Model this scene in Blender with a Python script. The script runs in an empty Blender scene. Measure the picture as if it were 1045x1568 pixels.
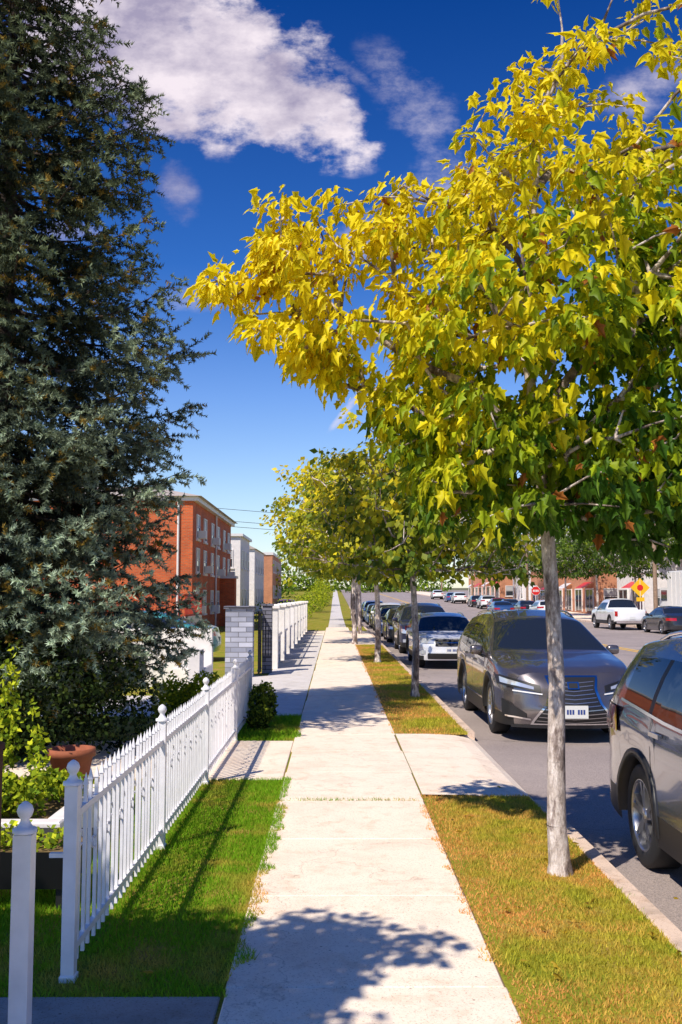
import bpy, math, random
import numpy as np
from mathutils import Vector, Matrix, noise
R=np.random.default_rng(7); random.seed(7)
scene=bpy.context.scene
def hill(y):
    if y<60: return 0.0
    if y<110: return 0.018*(y-60)**2/100.0
    return 0.018*25+0.018*(y-110)
# ---------------------------------------------------------------- materials
MATS={}
def newmat(name):
    m=bpy.data.materials.new(name); m.use_nodes=True
    nt=m.node_tree; b=nt.nodes['Principled BSDF']; MATS[name]=m
    return m,nt,b
def simple(name,col,rough=0.6,metal=0.0,coat=0.0,bump=0.0,bscale=60,var=0.0,vscale=4,spec=None):
    m,nt,b=newmat(name)
    b.inputs['Base Color'].default_value=(*col,1); b.inputs['Roughness'].default_value=rough
    b.inputs['Metallic'].default_value=metal; b.inputs['Coat Weight'].default_value=coat
    b.inputs['Coat Roughness'].default_value=0.04
    if spec is not None: b.inputs['Specular IOR Level'].default_value=spec
    tc=nt.nodes.new('ShaderNodeTexCoord')
    if var>0:
        n=nt.nodes.new('ShaderNodeTexNoise'); n.inputs['Scale'].default_value=vscale; n.inputs['Detail'].default_value=6
        nt.links.new(tc.outputs['Object'],n.inputs['Vector'])
        r=nt.nodes.new('ShaderNodeMapRange'); r.inputs[1].default_value=0.3; r.inputs[2].default_value=0.7
        r.inputs[3].default_value=1-var; r.inputs[4].default_value=1+var
        nt.links.new(n.outputs['Fac'],r.inputs[0])
        mx=nt.nodes.new('ShaderNodeVectorMath'); mx.operation='SCALE'; mx.inputs[0].default_value=col
        nt.links.new(r.outputs[0],mx.inputs['Scale']); nt.links.new(mx.outputs[0],b.inputs['Base Color'])
    if bump>0:
        n=nt.nodes.new('ShaderNodeTexNoise'); n.inputs['Scale'].default_value=bscale; n.inputs['Detail'].default_value=5
        nt.links.new(tc.outputs['Object'],n.inputs['Vector'])
        bp=nt.nodes.new('ShaderNodeBump'); bp.inputs['Strength'].default_value=bump; bp.inputs['Distance'].default_value=0.01
        nt.links.new(n.outputs['Fac'],bp.inputs['Height']); nt.links.new(bp.outputs[0],b.inputs['Normal'])
    return m
def ramp(nt,fac,stops,interp='LINEAR'):
    r=nt.nodes.new('ShaderNodeValToRGB'); r.color_ramp.interpolation=interp
    e=r.color_ramp.elements
    while len(e)<len(stops): e.new(0.5)
    for i,(p,c) in enumerate(stops): e[i].position=p; e[i].color=(*c,1) if len(c)==3 else c
    nt.links.new(fac,r.inputs[0]); return r.outputs[0]
def noise_n(nt,vec,scale,detail=5,rough=0.55):
    n=nt.nodes.new('ShaderNodeTexNoise'); n.inputs['Scale'].default_value=scale; n.inputs['Detail'].default_value=detail
    n.inputs['Roughness'].default_value=rough; nt.links.new(vec,n.inputs['Vector']); return n.outputs['Fac']
def mixc(nt,fac,a,b,mode='MIX'):
    m=nt.nodes.new('ShaderNodeMix'); m.data_type='RGBA'; m.blend_type=mode
    for s,v in ((m.inputs[0],fac),(m.inputs[6],a),(m.inputs[7],b)):
        if isinstance(v,(int,float)): s.default_value=v
        elif isinstance(v,tuple): s.default_value=(*v,1)
        else: nt.links.new(v,s)
    return m.outputs[2]
def concrete(name,base,dark,speck=True):
    m,nt,b=newmat(name); tc=nt.nodes.new('ShaderNodeTexCoord').outputs['Object']
    c=ramp(nt,noise_n(nt,tc,1.7,9,0.7),[(0.30,dark),(0.52,base),(0.8,tuple(min(1,x*1.04) for x in base))])
    fine=ramp(nt,noise_n(nt,tc,85,5,0.8),[(0.33,(0.50,0.42,0.35)),(0.45,(1,1,1)),(1,(1.0,1.0,1.0))])
    c=mixc(nt,1.0,c,fine,'MULTIPLY')
    v=nt.nodes.new('ShaderNodeTexVoronoi'); v.inputs['Scale'].default_value=11; nt.links.new(tc,v.inputs['Vector'])
    st=ramp(nt,v.outputs['Distance'],[(0.04,(0.28,0.23,0.19)),(0.10,(1,1,1))])
    msk=ramp(nt,noise_n(nt,tc,4,3,.5),[(0.45,(0,0,0)),(0.55,(1,1,1))])
    c=mixc(nt,msk,c,mixc(nt,0.85,c,st,'MULTIPLY'))
    v2=nt.nodes.new('ShaderNodeTexVoronoi'); v2.inputs['Scale'].default_value=45; nt.links.new(tc,v2.inputs['Vector'])
    st2=ramp(nt,v2.outputs['Distance'],[(0.10,(0.42,0.33,0.26)),(0.24,(1,1,1))])
    c=mixc(nt,0.5,c,st2,'MULTIPLY')
    vc=nt.nodes.new('ShaderNodeTexVoronoi'); vc.feature='DISTANCE_TO_EDGE'; vc.inputs['Scale'].default_value=0.42
    w=nt.nodes.new('ShaderNodeVectorMath'); w.operation='ADD'
    nn=nt.nodes.new('ShaderNodeTexNoise'); nn.inputs['Scale'].default_value=2.2; nn.inputs['Detail'].default_value=6; nt.links.new(tc,nn.inputs['Vector'])
    nt.links.new(tc,w.inputs[0]); nt.links.new(nn.outputs['Color'],w.inputs[1]); nt.links.new(w.outputs[0],vc.inputs['Vector'])
    cr=ramp(nt,vc.outputs['Distance'],[(0.0,(0.30,0.24,0.19)),(0.0022,(1,1,1))])
    c=mixc(nt,0.35,c,cr,'MULTIPLY')
    stn=ramp(nt,noise_n(nt,tc,5.5,6,.6),[(0.34,(0.84,0.78,0.72)),(0.46,(1,1,1))])
    c=mixc(nt,0.7,c,stn,'MULTIPLY')
    nt.links.new(c,b.inputs['Base Color']); b.inputs['Roughness'].default_value=0.85
    bp=nt.nodes.new('ShaderNodeBump'); bp.inputs['Strength'].default_value=0.45; bp.inputs['Distance'].default_value=0.004
    nt.links.new(noise_n(nt,tc,90,4),bp.inputs['Height']); nt.links.new(bp.outputs[0],b.inputs['Normal'])
    return m
M_CONC=concrete('concrete_walk',(1.0,0.84,0.68),(0.88,0.69,0.54))
M_CONC2=concrete('concrete_drive',(0.74,0.69,0.66),(0.6,0.56,0.53))
M_CONC3=concrete('concrete_path_shade',(0.42,0.37,0.33),(0.30,0.26,0.23))  # gate path concrete darkened: foreground shadow put into its base colour
M_KERB=concrete('concrete_kerb',(0.76,0.58,0.46),(0.42,0.32,0.25))
def asphalt():
    m,nt,b=newmat('asphalt'); tc=nt.nodes.new('ShaderNodeTexCoord').outputs['Object']
    c=ramp(nt,noise_n(nt,tc,0.5,7,0.6),[(0.3,(0.30,0.25,0.235)),(0.7,(0.42,0.35,0.325))])
    sp=ramp(nt,noise_n(nt,tc,120,3,0.8),[(0.35,(0.5,0.5,0.5)),(0.5,(1,1,1)),(0.65,(1.5,1.45,1.4))])
    c=mixc(nt,1.0,c,sp,'MULTIPLY')
    v=nt.nodes.new('ShaderNodeTexVoronoi'); v.feature='DISTANCE_TO_EDGE'; v.inputs['Scale'].default_value=0.2
    w=nt.nodes.new('ShaderNodeVectorMath'); w.operation='ADD'
    nn=nt.nodes.new('ShaderNodeTexNoise'); nn.inputs['Scale'].default_value=1.5; nt.links.new(tc,nn.inputs['Vector'])
    nt.links.new(tc,w.inputs[0]); nt.links.new(nn.outputs['Color'],w.inputs[1]); nt.links.new(w.outputs[0],v.inputs['Vector'])
    cr=ramp(nt,v.outputs['Distance'],[(0.0,(0.45,0.45,0.45)),(0.003,(1,1,1))])
    c=mixc(nt,0.6,c,cr,'MULTIPLY')
    nt.links.new(c,b.inputs['Base Color']); b.inputs['Roughness'].default_value=0.8
    bp=nt.nodes.new('ShaderNodeBump'); bp.inputs['Strength'].default_value=0.5; bp.inputs['Distance'].default_value=0.006
    nt.links.new(noise_n(nt,tc,100,3),bp.inputs['Height']); nt.links.new(bp.outputs[0],b.inputs['Normal'])
    return m
M_ASPH=asphalt()
def lawnmat():
    m,nt,b=newmat('lawn_soil'); tc=nt.nodes.new('ShaderNodeTexCoord').outputs['Object']
    c=ramp(nt,noise_n(nt,tc,1.6,8,0.7),[(0.3,(0.18,0.24,0.02)),(0.5,(0.31,0.30,0.03)),(0.68,(0.50,0.28,0.10))])
    f=ramp(nt,noise_n(nt,tc,60,4,0.8),[(0.3,(0.35,0.35,0.35)),(0.6,(1.15,1.15,1.15))])
    nt.links.new(mixc(nt,1.0,c,f,'MULTIPLY'),b.inputs['Base Color']); b.inputs['Roughness'].default_value=0.95
    b.inputs['Specular IOR Level'].default_value=0.1
    return m
M_LAWN=lawnmat()
M_GROUND=simple('ground_earth',(0.16,0.15,0.07),0.95,var=0.3,vscale=0.2)
def brick(name,c1,c2,mortar,scale=1.0,bw=0.22,rh=0.075,ms=0.012,bumps=0.4):
    m,nt,b=newmat(name); tc=nt.nodes.new('ShaderNodeTexCoord').outputs['Object']
    s=nt.nodes.new('ShaderNodeSeparateXYZ'); nt.links.new(tc,s.inputs[0])
    a=nt.nodes.new('ShaderNodeMath'); a.operation='ADD'; nt.links.new(s.outputs[0],a.inputs[0]); nt.links.new(s.outputs[1],a.inputs[1])
    cb=nt.nodes.new('ShaderNodeCombineXYZ'); nt.links.new(a.outputs[0],cb.inputs[0]); nt.links.new(s.outputs[2],cb.inputs[1])
    t=nt.nodes.new('ShaderNodeTexBrick'); nt.links.new(cb.outputs[0],t.inputs['Vector'])
    t.inputs['Scale'].default_value=scale; t.inputs['Brick Width'].default_value=bw; t.inputs['Row Height'].default_value=rh
    t.inputs['Mortar Size'].default_value=ms; t.inputs['Color1'].default_value=(*c1,1); t.inputs['Color2'].default_value=(*c2,1); t.inputs['Mortar'].default_value=(*mortar,1)
    v=ramp(nt,noise_n(nt,tc,0.8,6,0.6),[(0.3,(0.75,0.75,0.75)),(0.7,(1.15,1.15,1.15))])
    nt.links.new(mixc(nt,1.0,t.outputs['Color'],v,'MULTIPLY'),b.inputs['Base Color']); b.inputs['Roughness'].default_value=0.85
    bp=nt.nodes.new('ShaderNodeBump'); bp.inputs['Strength'].default_value=bumps; bp.inputs['Distance'].default_value=0.01; bp.invert=True
    nt.links.new(t.outputs['Fac'],bp.inputs['Height']); nt.links.new(bp.outputs[0],b.inputs['Normal'])
    return m
M_BRICK=brick('brick_red',(0.78,0.13,0.022),(0.56,0.08,0.016),(0.45,0.2,0.10))
M_BRICK2=brick('brick_orange',(0.72,0.26,0.11),(0.60,0.19,0.08),(0.5,0.33,0.22))
M_STONE=brick('ledger_stone',(0.66,0.67,0.80),(0.24,0.26,0.36),(0.24,0.24,0.27),1.0,0.34,0.11,0.008,0.8)
M_SLATE=brick('dark_ledger_stone',(0.24,0.24,0.30),(0.08,0.08,0.11),(0.03,0.03,0.035),1.0,0.3,0.09,0.008,0.8)
M_WHITE=simple('white_paint',(0.85,0.83,0.85),0.4,var=0.08,vscale=9,bump=.1,bscale=120)
M_STUCCO=simple('white_stucco',(0.85,0.80,0.77),0.8,bump=0.3,bscale=80,var=0.1)
M_TRIM=simple('white_trim',(0.8,0.77,0.74),0.5)
M_ROOF=simple('roof_felt',(0.50,0.43,0.38),0.8,var=0.15)
M_WIN=simple('window_glass',(0.03,0.04,0.05),0.06,spec=0.8)
M_CURT=simple('window_blind',(0.5,0.5,0.5),0.4)
M_IRON=simple('black_iron',(0.02,0.02,0.022),0.4)
M_RUST=simple('rusty_iron',(0.08,0.03,0.015),0.75,var=0.4,vscale=20)
M_REDIRON=simple('red_railing',(0.40,0.04,0.02),0.5)
M_TERRA=simple('terracotta',(0.34,0.10,0.045),0.8,var=0.15,vscale=15)
M_WOOD=simple('pole_wood',(0.30,0.2,0.13),0.85,var=0.25,vscale=8)
M_YEL=simple('yellow_road_paint',(0.9,0.52,0.03),0.7,var=0.2,vscale=30)
M_DIRT=simple('joint_dirt',(0.20,0.13,0.05),0.95)
M_TYRE=simple('tyre_rubber',(0.018,0.018,0.019),0.75)
M_RIM=simple('alloy_rim',(0.5,0.5,0.52),0.28,metal=0.9)
M_CHROME=simple('chrome',(0.8,0.8,0.83),0.12,metal=1.0)
M_BLK=simple('black_plastic',(0.014,0.014,0.016),0.45)
M_GLASS=simple('car_glass',(0.015,0.02,0.028),0.03,spec=0.8)
M_LAMP=simple('headlamp_lens',(0.6,0.63,0.68),0.08,metal=0.4,coat=1)
M_TAIL=simple('tail_lamp',(0.45,0.01,0.008),0.12,coat=1)
M_PLATE=simple('number_plate',(0.75,0.75,0.72),0.4)
M_PTXT=simple('plate_blue',(0.03,0.06,0.25),0.4)
M_SIGNR=simple('sign_red',(0.7,0.015,0.015),0.35)
M_SIGNY=simple('sign_yellow',(0.9,0.5,0.01),0.35)
M_SIGNW=simple('sign_white',(0.85,0.85,0.85),0.35)
def paint(name,col,metal=0.6,rough=0.35):
    m,nt,b=newmat(name); b.inputs['Base Color'].default_value=(*col,1)
    b.inputs['Metallic'].default_value=metal; b.inputs['Roughness'].default_value=rough
    b.inputs['Coat Weight'].default_value=1; b.inputs['Coat Roughness'].default_value=0.03
    tc=nt.nodes.new('ShaderNodeTexCoord').outputs['Object']
    bp=nt.nodes.new('ShaderNodeBump'); bp.inputs['Strength'].default_value=0.08; bp.inputs['Distance'].default_value=0.001
    nt.links.new(noise_n(nt,tc,600,2),bp.inputs['Height']); nt.links.new(bp.outputs[0],b.inputs['Normal'])
    return m
def leafmat(name,trans=0.35,rough=0.45,boost=1.5,spec=0.3):
    m,nt,b=newmat(name)
    a=nt.nodes.new('ShaderNodeAttribute'); a.attribute_name='Col'
    nt.links.new(a.outputs['Color'],b.inputs['Base Color']); b.inputs['Roughness'].default_value=rough
    b.inputs['Specular IOR Level'].default_value=spec
    t=nt.nodes.new('ShaderNodeBsdfTranslucent')
    sc=nt.nodes.new('ShaderNodeVectorMath'); sc.operation='SCALE'; sc.inputs['Scale'].default_value=boost
    nt.links.new(a.outputs['Color'],sc.inputs[0]); nt.links.new(sc.outputs[0],t.inputs['Color'])
    mx=nt.nodes.new('ShaderNodeMixShader'); mx.inputs[0].default_value=trans
    nt.links.new(b.outputs[0],mx.inputs[1]); nt.links.new(t.outputs[0],mx.inputs[2])
    nt.links.new(mx.outputs[0],nt.nodes['Material Output'].inputs['Surface']); return m
M_LEAF=leafmat('maple_leaf',0.42,0.5,1.25,0.25)
M_SHRUB=leafmat('shrub_leaf',0.2,0.7,1.0,0.08)
M_NEEDLE=leafmat('spruce_needle',0.15,0.7,1.0,0.1)
M_GRASS=leafmat('grass_blade',0.35,0.7,1.2,0.08)
def barkmat(name,c0,c1,c2,sc=14,patch=True):
    m,nt,b=newmat(name); tc=nt.nodes.new('ShaderNodeTexCoord').outputs['Object']
    mp=nt.nodes.new('ShaderNodeMapping'); mp.inputs['Scale'].default_value=(1,1,0.35); nt.links.new(tc,mp.inputs[0])
    c=ramp(nt,noise_n(nt,mp.outputs[0],sc,8,0.75),[(0.36,c0),(0.5,c1),(0.62,c2)])
    if patch:
        n2=ramp(nt,noise_n(nt,mp.outputs[0],6.0,6,0.65),[(0.42,(0.20,0.17,0.16)),(0.48,(0.55,0.5,0.5)),(0.51,(1,1,1))])
        c=mixc(nt,0.9,c,n2,'MULTIPLY')
    nt.links.new(c,b.inputs['Base Color']); b.inputs['Roughness'].default_value=0.9
    bp=nt.nodes.new('ShaderNodeBump'); bp.inputs['Strength'].default_value=0.9; bp.inputs['Distance'].default_value=0.02
    nt.links.new(noise_n(nt,mp.outputs[0],40,6,0.7),bp.inputs['Height']); nt.links.new(bp.outputs[0],b.inputs['Normal'])
    return m
M_BARK=barkmat('maple_bark',(0.24,0.18,0.15),(0.62,0.52,0.46),(0.92,0.82,0.76),22)
M_BARKD=barkmat('spruce_bark',(0.02,0.014,0.01),(0.06,0.04,0.03),(0.10,0.07,0.05),14,False)
# ---------------------------------------------------------------- builder
class B:
    def __init__(s): s.v=[]; s.f=[]; s.m=[]; s.mats=[]; s.sm=[]
    def mi(s,m):
        if m not in s.mats: s.mats.append(m)
        return s.mats.index(m)
    def add(s,vs,fs,m,smooth=False):
        o=len(s.v); s.v+= [tuple(v) for v in vs]; k=s.mi(m)
        for f in fs: s.f.append(tuple(i+o for i in f)); s.m.append(k); s.sm.append(smooth)
    def box(s,x0,x1,y0,y1,z0,z1,m):
        v=[(x0,y0,z0),(x1,y0,z0),(x1,y1,z0),(x0,y1,z0),(x0,y0,z1),(x1,y0,z1),(x1,y1,z1),(x0,y1,z1)]
        s.add(v,[(0,3,2,1),(4,5,6,7),(0,1,5,4),(1,2,6,5),(2,3,7,6),(3,0,4,7)],m)
    def bbox(s,x0,x1,y0,y1,z0,z1,m,c=0.01):
        v=[(x0,y0,z0),(x1,y0,z0),(x1,y1,z0),(x0,y1,z0),(x0,y0,z1-c),(x1,y0,z1-c),(x1,y1,z1-c),(x0,y1,z1-c),
           (x0+c,y0+c,z1),(x1-c,y0+c,z1),(x1-c,y1-c,z1),(x0+c,y1-c,z1)]
        s.add(v,[(0,1,5,4),(1,2,6,5),(2,3,7,6),(3,0,4,7),(4,5,9,8),(5,6,10,9),(6,7,11,10),(7,4,8,11),(8,9,10,11)],m)
    def cyl(s,p0,p1,r0,r1,m,n=10,caps=True,smooth=True):
        p0=Vector(p0);p1=Vector(p1);d=(p1-p0).normalized()
        a=d.cross(Vector((0,0,1)) if abs(d.z)<0.9 else Vector((1,0,0))).normalized(); b=d.cross(a)
        vs=[]
        for p,r in((p0,r0),(p1,r1)):
            for i in range(n):
                t=2*math.pi*i/n; vs.append(p+a*math.cos(t)*r+b*math.sin(t)*r)
        s.add(vs,[(i,(i+1)%n,n+(i+1)%n,n+i) for i in range(n)],m,smooth)
        if caps: s.add(vs,[tuple(range(n-1,-1,-1)),tuple(range(n,2*n))],m)
    def lathe(s,c,prof,m,n=12,axis='z',smooth=True):
        vs=[]
        for r,h in prof:
            for i in range(n):
                t=2*math.pi*i/n; a,b_=r*math.cos(t),r*math.sin(t)
                vs.append((c[0]+a,c[1]+b_,c[2]+h) if axis=='z' else (c[0]+h,c[1]+a,c[2]+b_))
        fs=[(j*n+i,j*n+(i+1)%n,(j+1)*n+(i+1)%n,(j+1)*n+i) for j in range(len(prof)-1) for i in range(n)]
        s.add(vs,fs,m,smooth)
    def strip(s,x0,x1,y0,y1,z,m,step=5.0):
        n=max(1,int((y1-y0)/step)); vs=[];fs=[]
        for i in range(n+1):
            y=y0+(y1-y0)*i/n; vs+=[(x0,y,z+hill(y)),(x1,y,z+hill(y))]
        for i in range(n): fs.append((2*i,2*i+1,2*i+3,2*i+2))
        s.add(vs,fs,m)
    def kerb(s,x0,x1,y0,y1,z0,z1,m,step=5.0):
        n=max(1,int((y1-y0)/step)); vs=[];fs=[]
        for i in range(n+1):
            y=y0+(y1-y0)*i/n;h=hill(y); vs+=[(x0,y,z0+h),(x0,y,z1-0.02+h),(x0+0.02,y,z1+h),(x1-0.02,y,z1+h),(x1,y,z1-0.02+h),(x1,y,z0+h)]
        for i in range(n):
            for k in range(5): a=6*i+k; fs.append((a,a+6,a+7,a+1))
        fs+= [(0,1,2,3,4,5),tuple(6*n+k for k in (5,4,3,2,1,0))]
        s.add(vs,fs,m)
    def obj(s,name,loc=(0,0,0),rot=0):
        me=bpy.data.meshes.new(name); me.from_pydata(s.v,[],s.f)
        for m in s.mats: me.materials.append(m)
        me.polygons.foreach_set('material_index',s.m); me.polygons.foreach_set('use_smooth',s.sm); me.update()
        o=bpy.data.objects.new(name,me); o.location=loc; o.rotation_euler=(0,0,rot); scene.collection.objects.link(o); return o
def inst(name,src,loc,rot=0,sc=1.0):
    o=bpy.data.objects.new(name,src.data); o.location=loc; o.rotation_euler=(0,0,rot)
    o.scale=(sc,sc,sc) if not isinstance(sc,tuple) else sc; scene.collection.objects.link(o); return o
def fast(name,parts,mats,loc=(0,0,0)):
    Vs=[];Fs=[];Cs=[];Ms=[];o=0
    for V,F,C,mi in parts:
        V=np.asarray(V,float).reshape(-1,3); F=np.asarray(F,int).reshape(-1,3)
        if C is None: C=np.ones((len(V),3))*0.2
        Vs.append(V);Fs.append(F+o);Cs.append(C);Ms.append(np.full(len(F),mi)); o+=len(V)
    V=np.concatenate(Vs);F=np.concatenate(Fs);C=np.concatenate(Cs);Mi=np.concatenate(Ms)
    me=bpy.data.meshes.new(name); me.vertices.add(len(V)); me.vertices.foreach_set('co',V.astype(np.float32).ravel())
    me.loops.add(3*len(F)); me.loops.foreach_set('vertex_index',F.astype(np.int32).ravel())
    me.polygons.add(len(F)); me.polygons.foreach_set('loop_start',np.arange(0,3*len(F),3,dtype=np.int32))
    for m in mats: me.materials.append(m)
    me.polygons.foreach_set('material_index',Mi.astype(np.int32))
    me.update(calc_edges=True)
    ca=me.color_attributes.new('Col','FLOAT_COLOR','POINT')
    ca.data.foreach_set('color',np.concatenate([C,np.ones((len(C),1))],1).astype(np.float32).ravel())
    ob=bpy.data.objects.new(name,me); ob.location=loc; scene.collection.objects.link(ob); return ob
def norm(a): return a/np.maximum(np.linalg.norm(a,axis=-1,keepdims=True),1e-9)
def tubes(P0,P1,r0,r1,n=6):
    P0=np.asarray(P0);P1=np.asarray(P1); d=norm(P1-P0); E=len(P0)
    up=np.where(np.abs(d[:,2:3])<0.9,np.array([[0,0,1.]]),np.array([[1.,0,0]]))
    a=norm(np.cross(d,up)); b=np.cross(d,a); t=np.arange(n)*2*math.pi/n
    ring=a[:,None]*np.cos(t)[None,:,None]+b[:,None]*np.sin(t)[None,:,None]
    V=np.stack([P0[:,None]+ring*np.asarray(r0)[:,None,None],P1[:,None]+ring*np.asarray(r1)[:,None,None]],1).reshape(-1,3)
    i=np.arange(n); j=(i+1)%n
    f=np.concatenate([np.stack([i,j,n+j],1),np.stack([i,n+j,n+i],1)]); F=(f[None]+np.arange(E)[:,None,None]*2*n).reshape(-1,3)
    return V,F
h=[(0.26,0.0),(0.20,0.20),(0.46,0.40),(0.25,0.52),(0.17,0.72)]
tv=[(0,0,0),(0,0.38,0.0),(0,1,-0.28)]+[(x,y,-0.32*x-0.26*y*y) for x,y in h]+[(-x,y,-0.32*x-0.26*y*y) for x,y in h]
ti=[]
for o in (3,8):
    ch=[0]+[o+i for i in range(5)]+[2]
    ti+=[(1,ch[i],ch[i+1]) for i in range(6)]
MAPLE=(np.array(tv),np.array(ti))
SIMPLE=(np.array([(0,0,0),(0.36,0.42,-0.1),(0,1,-0.15),(-0.36,0.42,-0.1)]),np.array([(0,1,2),(0,2,3)]))
def leaves(pos,tip,nrm,size,col,tmpl):
    T,F=tmpl; tip=norm(tip); x=norm(np.cross(tip,nrm)); z=np.cross(x,tip)
    wd=R.uniform(.7,1.05,len(pos))[:,None,None] if tmpl is MAPLE else 1.0
    cv=R.uniform(.3,2.0,len(pos))[:,None,None]
    V=pos[:,None]+size[:,None,None]*(T[None,:,0:1]*x[:,None]*wd+T[None,:,1:2]*tip[:,None]+T[None,:,2:3]*z[:,None]*cv)
    N=len(pos);k=len(T); FF=(F[None]+np.arange(N)[:,None,None]*k).reshape(-1,3)
    return V.reshape(-1,3),FF,np.repeat(col,k,axis=0)
def inpoly(px,pz,poly):
    c=False;n=len(poly)
    for i in range(n):
        x1,z1=poly[i];x2,z2=poly[(i+1)%n]
        if (z1>pz)!=(z2>pz) and px<(x2-x1)*(pz-z1)/(z2-z1)+x1: c=not c
    return c
def polydist(px,pz,poly):
    best=9;n=len(poly)
    for i in range(n):
        ax,az=poly[i];bx,bz=poly[(i+1)%n]; dx,dz=bx-ax,bz-az
        t=max(0,min(1,((px-ax)*dx+(pz-az)*dz)/(dx*dx+dz*dz))); best=min(best,math.hypot(px-ax-t*dx,pz-az-t*dz))
    return best
def grow(trunk,att,start,w=0.45):
    P=[np.array(p,float) for p in trunk]; par=[-1]+list(range(len(trunk)-1)); pl=[0.0]
    for i in range(1,len(P)): pl.append(pl[-1]+np.linalg.norm(P[i]-P[i-1])*0.6)
    att=np.array(att); n=len(att); cost=np.full(n,1e9); bp=np.zeros(n,int)
    def upd(k):
        dd=att-P[k]; d=np.linalg.norm(dd,axis=1); c=d*(1+0.6*(dd[:,2]<-0.1))+w*pl[k]
        m=c<cost; cost[m]=c[m]; bp[m]=k
    for k in range(start,len(P)): upd(k)
    done=np.zeros(n,bool)
    for _ in range(n):
        c=np.where(done,1e9,cost); i=int(np.argmin(c)); done[i]=True; k=bp[i]
        a,b=P[k],att[i]; d=np.linalg.norm(b-a)
        if d>0.3:
            mid=(a+b)/2+np.array([0,0,0.06*d])+R.normal(0,0.03*d,3); P.append(mid); par.append(k); pl.append(pl[k]+d/2); k=len(P)-1
        P.append(b.copy()); par.append(k); pl.append(pl[bp[i]]+d)
        upd(len(P)-1)
    return np.array(P),par
def tree_mesh(name,trunk,tr,att,start,ncl,lsize,tmpl,colfn,spread=0.15,twig=0.004,maxr=0.03,bark=None,w=0.45):
    P,par=grow(trunk,att,start,w); n=len(P); nt=len(trunk)
    r=np.zeros(n); acc=np.zeros(n)
    for i in range(n-1,-1,-1):
        r[i]=(acc[i]+twig**2.2)**(1/2.2)
        if par[i]>=0: acc[par[i]]+=r[i]**2.2
    r[nt:]=np.minimum(r[nt:],maxr); r[:nt]=tr
    idx=[i for i in range(1,n)]
    p0=P[[par[i] for i in idx]];p1=P[idx]; r1=r[idx]; r0=np.array([(r[par[i]] if (par[i]>=nt or i<nt) else r[i]*1.3) for i in idx])
    V,F=tubes(p0,p1,r0,r1,9)
    A=np.asarray(att); c0=A.mean(0)
    cnt=R.poisson(ncl,len(A)); rep=np.repeat(np.arange(len(A)),cnt); N=len(rep)
    off=R.normal(0,1,(N,3)); off=norm(off)*(R.random((N,1))**0.5)*spread; off[:,2]*=0.8
    pos=A[rep]+off
    out=norm(pos-c0)
    tip=norm(off)*0.5+out*0.4+np.array([0,0,-0.85])+R.normal(0,0.35,(N,3))
    nrm=norm(out*0.5+np.array([-0.35,-0.45,0.6])+R.normal(0,0.5,(N,3)))
    size=lsize*R.uniform(0.5,1.25,N)
    col=colfn(pos,rep)
    LV,LF,LC=leaves(pos,tip,nrm,size,col,tmpl)
    return fast(name,[(V,F,None,0),(LV,LF,LC,1)],[bark or M_BARK,M_LEAF])
# ---------------------------------------------------------------- ground, road, walks
g=B(); ys=list(range(-40,320,10))+[400,600,1000,2000,4000]
vs=[];fs=[];xs=[-3000,-300,-60,0,60,300,3000]
for y in ys:
    for x in xs: vs.append((x,y,-0.17+hill(y) if y<400 else -0.17+hill(400)))
for j in range(len(ys)-1):
    for i in range(len(xs)-1): a=j*len(xs)+i; fs.append((a,a+1,a+1+len(xs),a+len(xs)))
g.add(vs,fs,M_GROUND); g.obj('ground')
b=B(); b.strip(1.83,18.8,-20,320,-0.13,M_ASPH); b.strip(10.38,10.5,-20,320,-0.125,M_YEL); b.strip(10.65,10.77,-20,320,-0.125,M_YEL); b.obj('road')
b=B(); b.strip(-60,0.78,-20,320,0,M_LAWN,2.5); b.strip(0.78,1.71,-20,8.95,0,M_LAWN,2.5); b.strip(0.78,1.71,12.95,320,0,M_LAWN,2.5); b.strip(0.78,1.71,8.95,12.95,-0.06,M_LAWN,2.5); b.obj('lawn')
b=B(); 
y=-6.39
while y<40:
    w0=R.normal(0,0.006); b.bbox(-0.48+w0,0.77+w0,y+0.004,y+1.371-(0.03 if 7.2<y<8.0 else 0),0.0-0.03,0.016+R.normal(0,0.0015),M_CONC,0.006)
    y+=1.375
b.strip(-0.48,0.77,40,58,0.014,M_CONC); b.strip(-0.38,0.67,58,320,0.012,M_CONC2)
b.box(-0.48,0.77,-6,40.0,-0.04,0.004,M_DIRT)
b.obj('sidewalk')
b=B()
b.bbox(-2.6,-0.50,2.2,4.52,-0.03,0.013,M_CONC3,0.006)
b.bbox(-3.4,-0.50,9.75,12.3,-0.03,0.013,M_CONC,0.006)
for k in range(5): b.bbox(-4.5 if k<2 else -2.2,-0.50,14.9+k*1.5,14.9+k*1.5+1.49,-0.03,0.012,M_CONC2,0.006)
for k in range(20): b.bbox(-1.5,-0.50,22.4+k*1.5,22.4+k*1.5+1.49,-0.03,0.012,M_CONC2,0.006)
b.obj('paved_path')
b=B()
vs=[(0.775,8.98,0.014),(0.775,12.92,0.014),(1.2,8.97,0.01),(1.2,12.93,0.01),(1.55,8.92,-0.012),(1.55,13.0,-0.012),(1.72,8.72,-0.05),(1.72,13.2,-0.05),(1.845,8.55,-0.122),(1.845,13.4,-0.122)]
b.add(vs,[(2*i,2*i+2,2*i+3,2*i+1) for i in range(4)],M_CONC)
b.strip(0.78,1.70,37,52,0.012,M_CONC); b.strip(-1.5,-0.5,46,52,0.013,M_CONC)
b.obj('driveway_apron')
b=B()
def kerbrun(y0,y1,x0=1.70,x1=1.83):
    y=y0
    while y<y1-0.01:
        e=min(y+3.0,y1); b.kerb(x0,x1,y+0.004,e-0.004,-0.18,0.012,M_KERB); y=e
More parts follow.
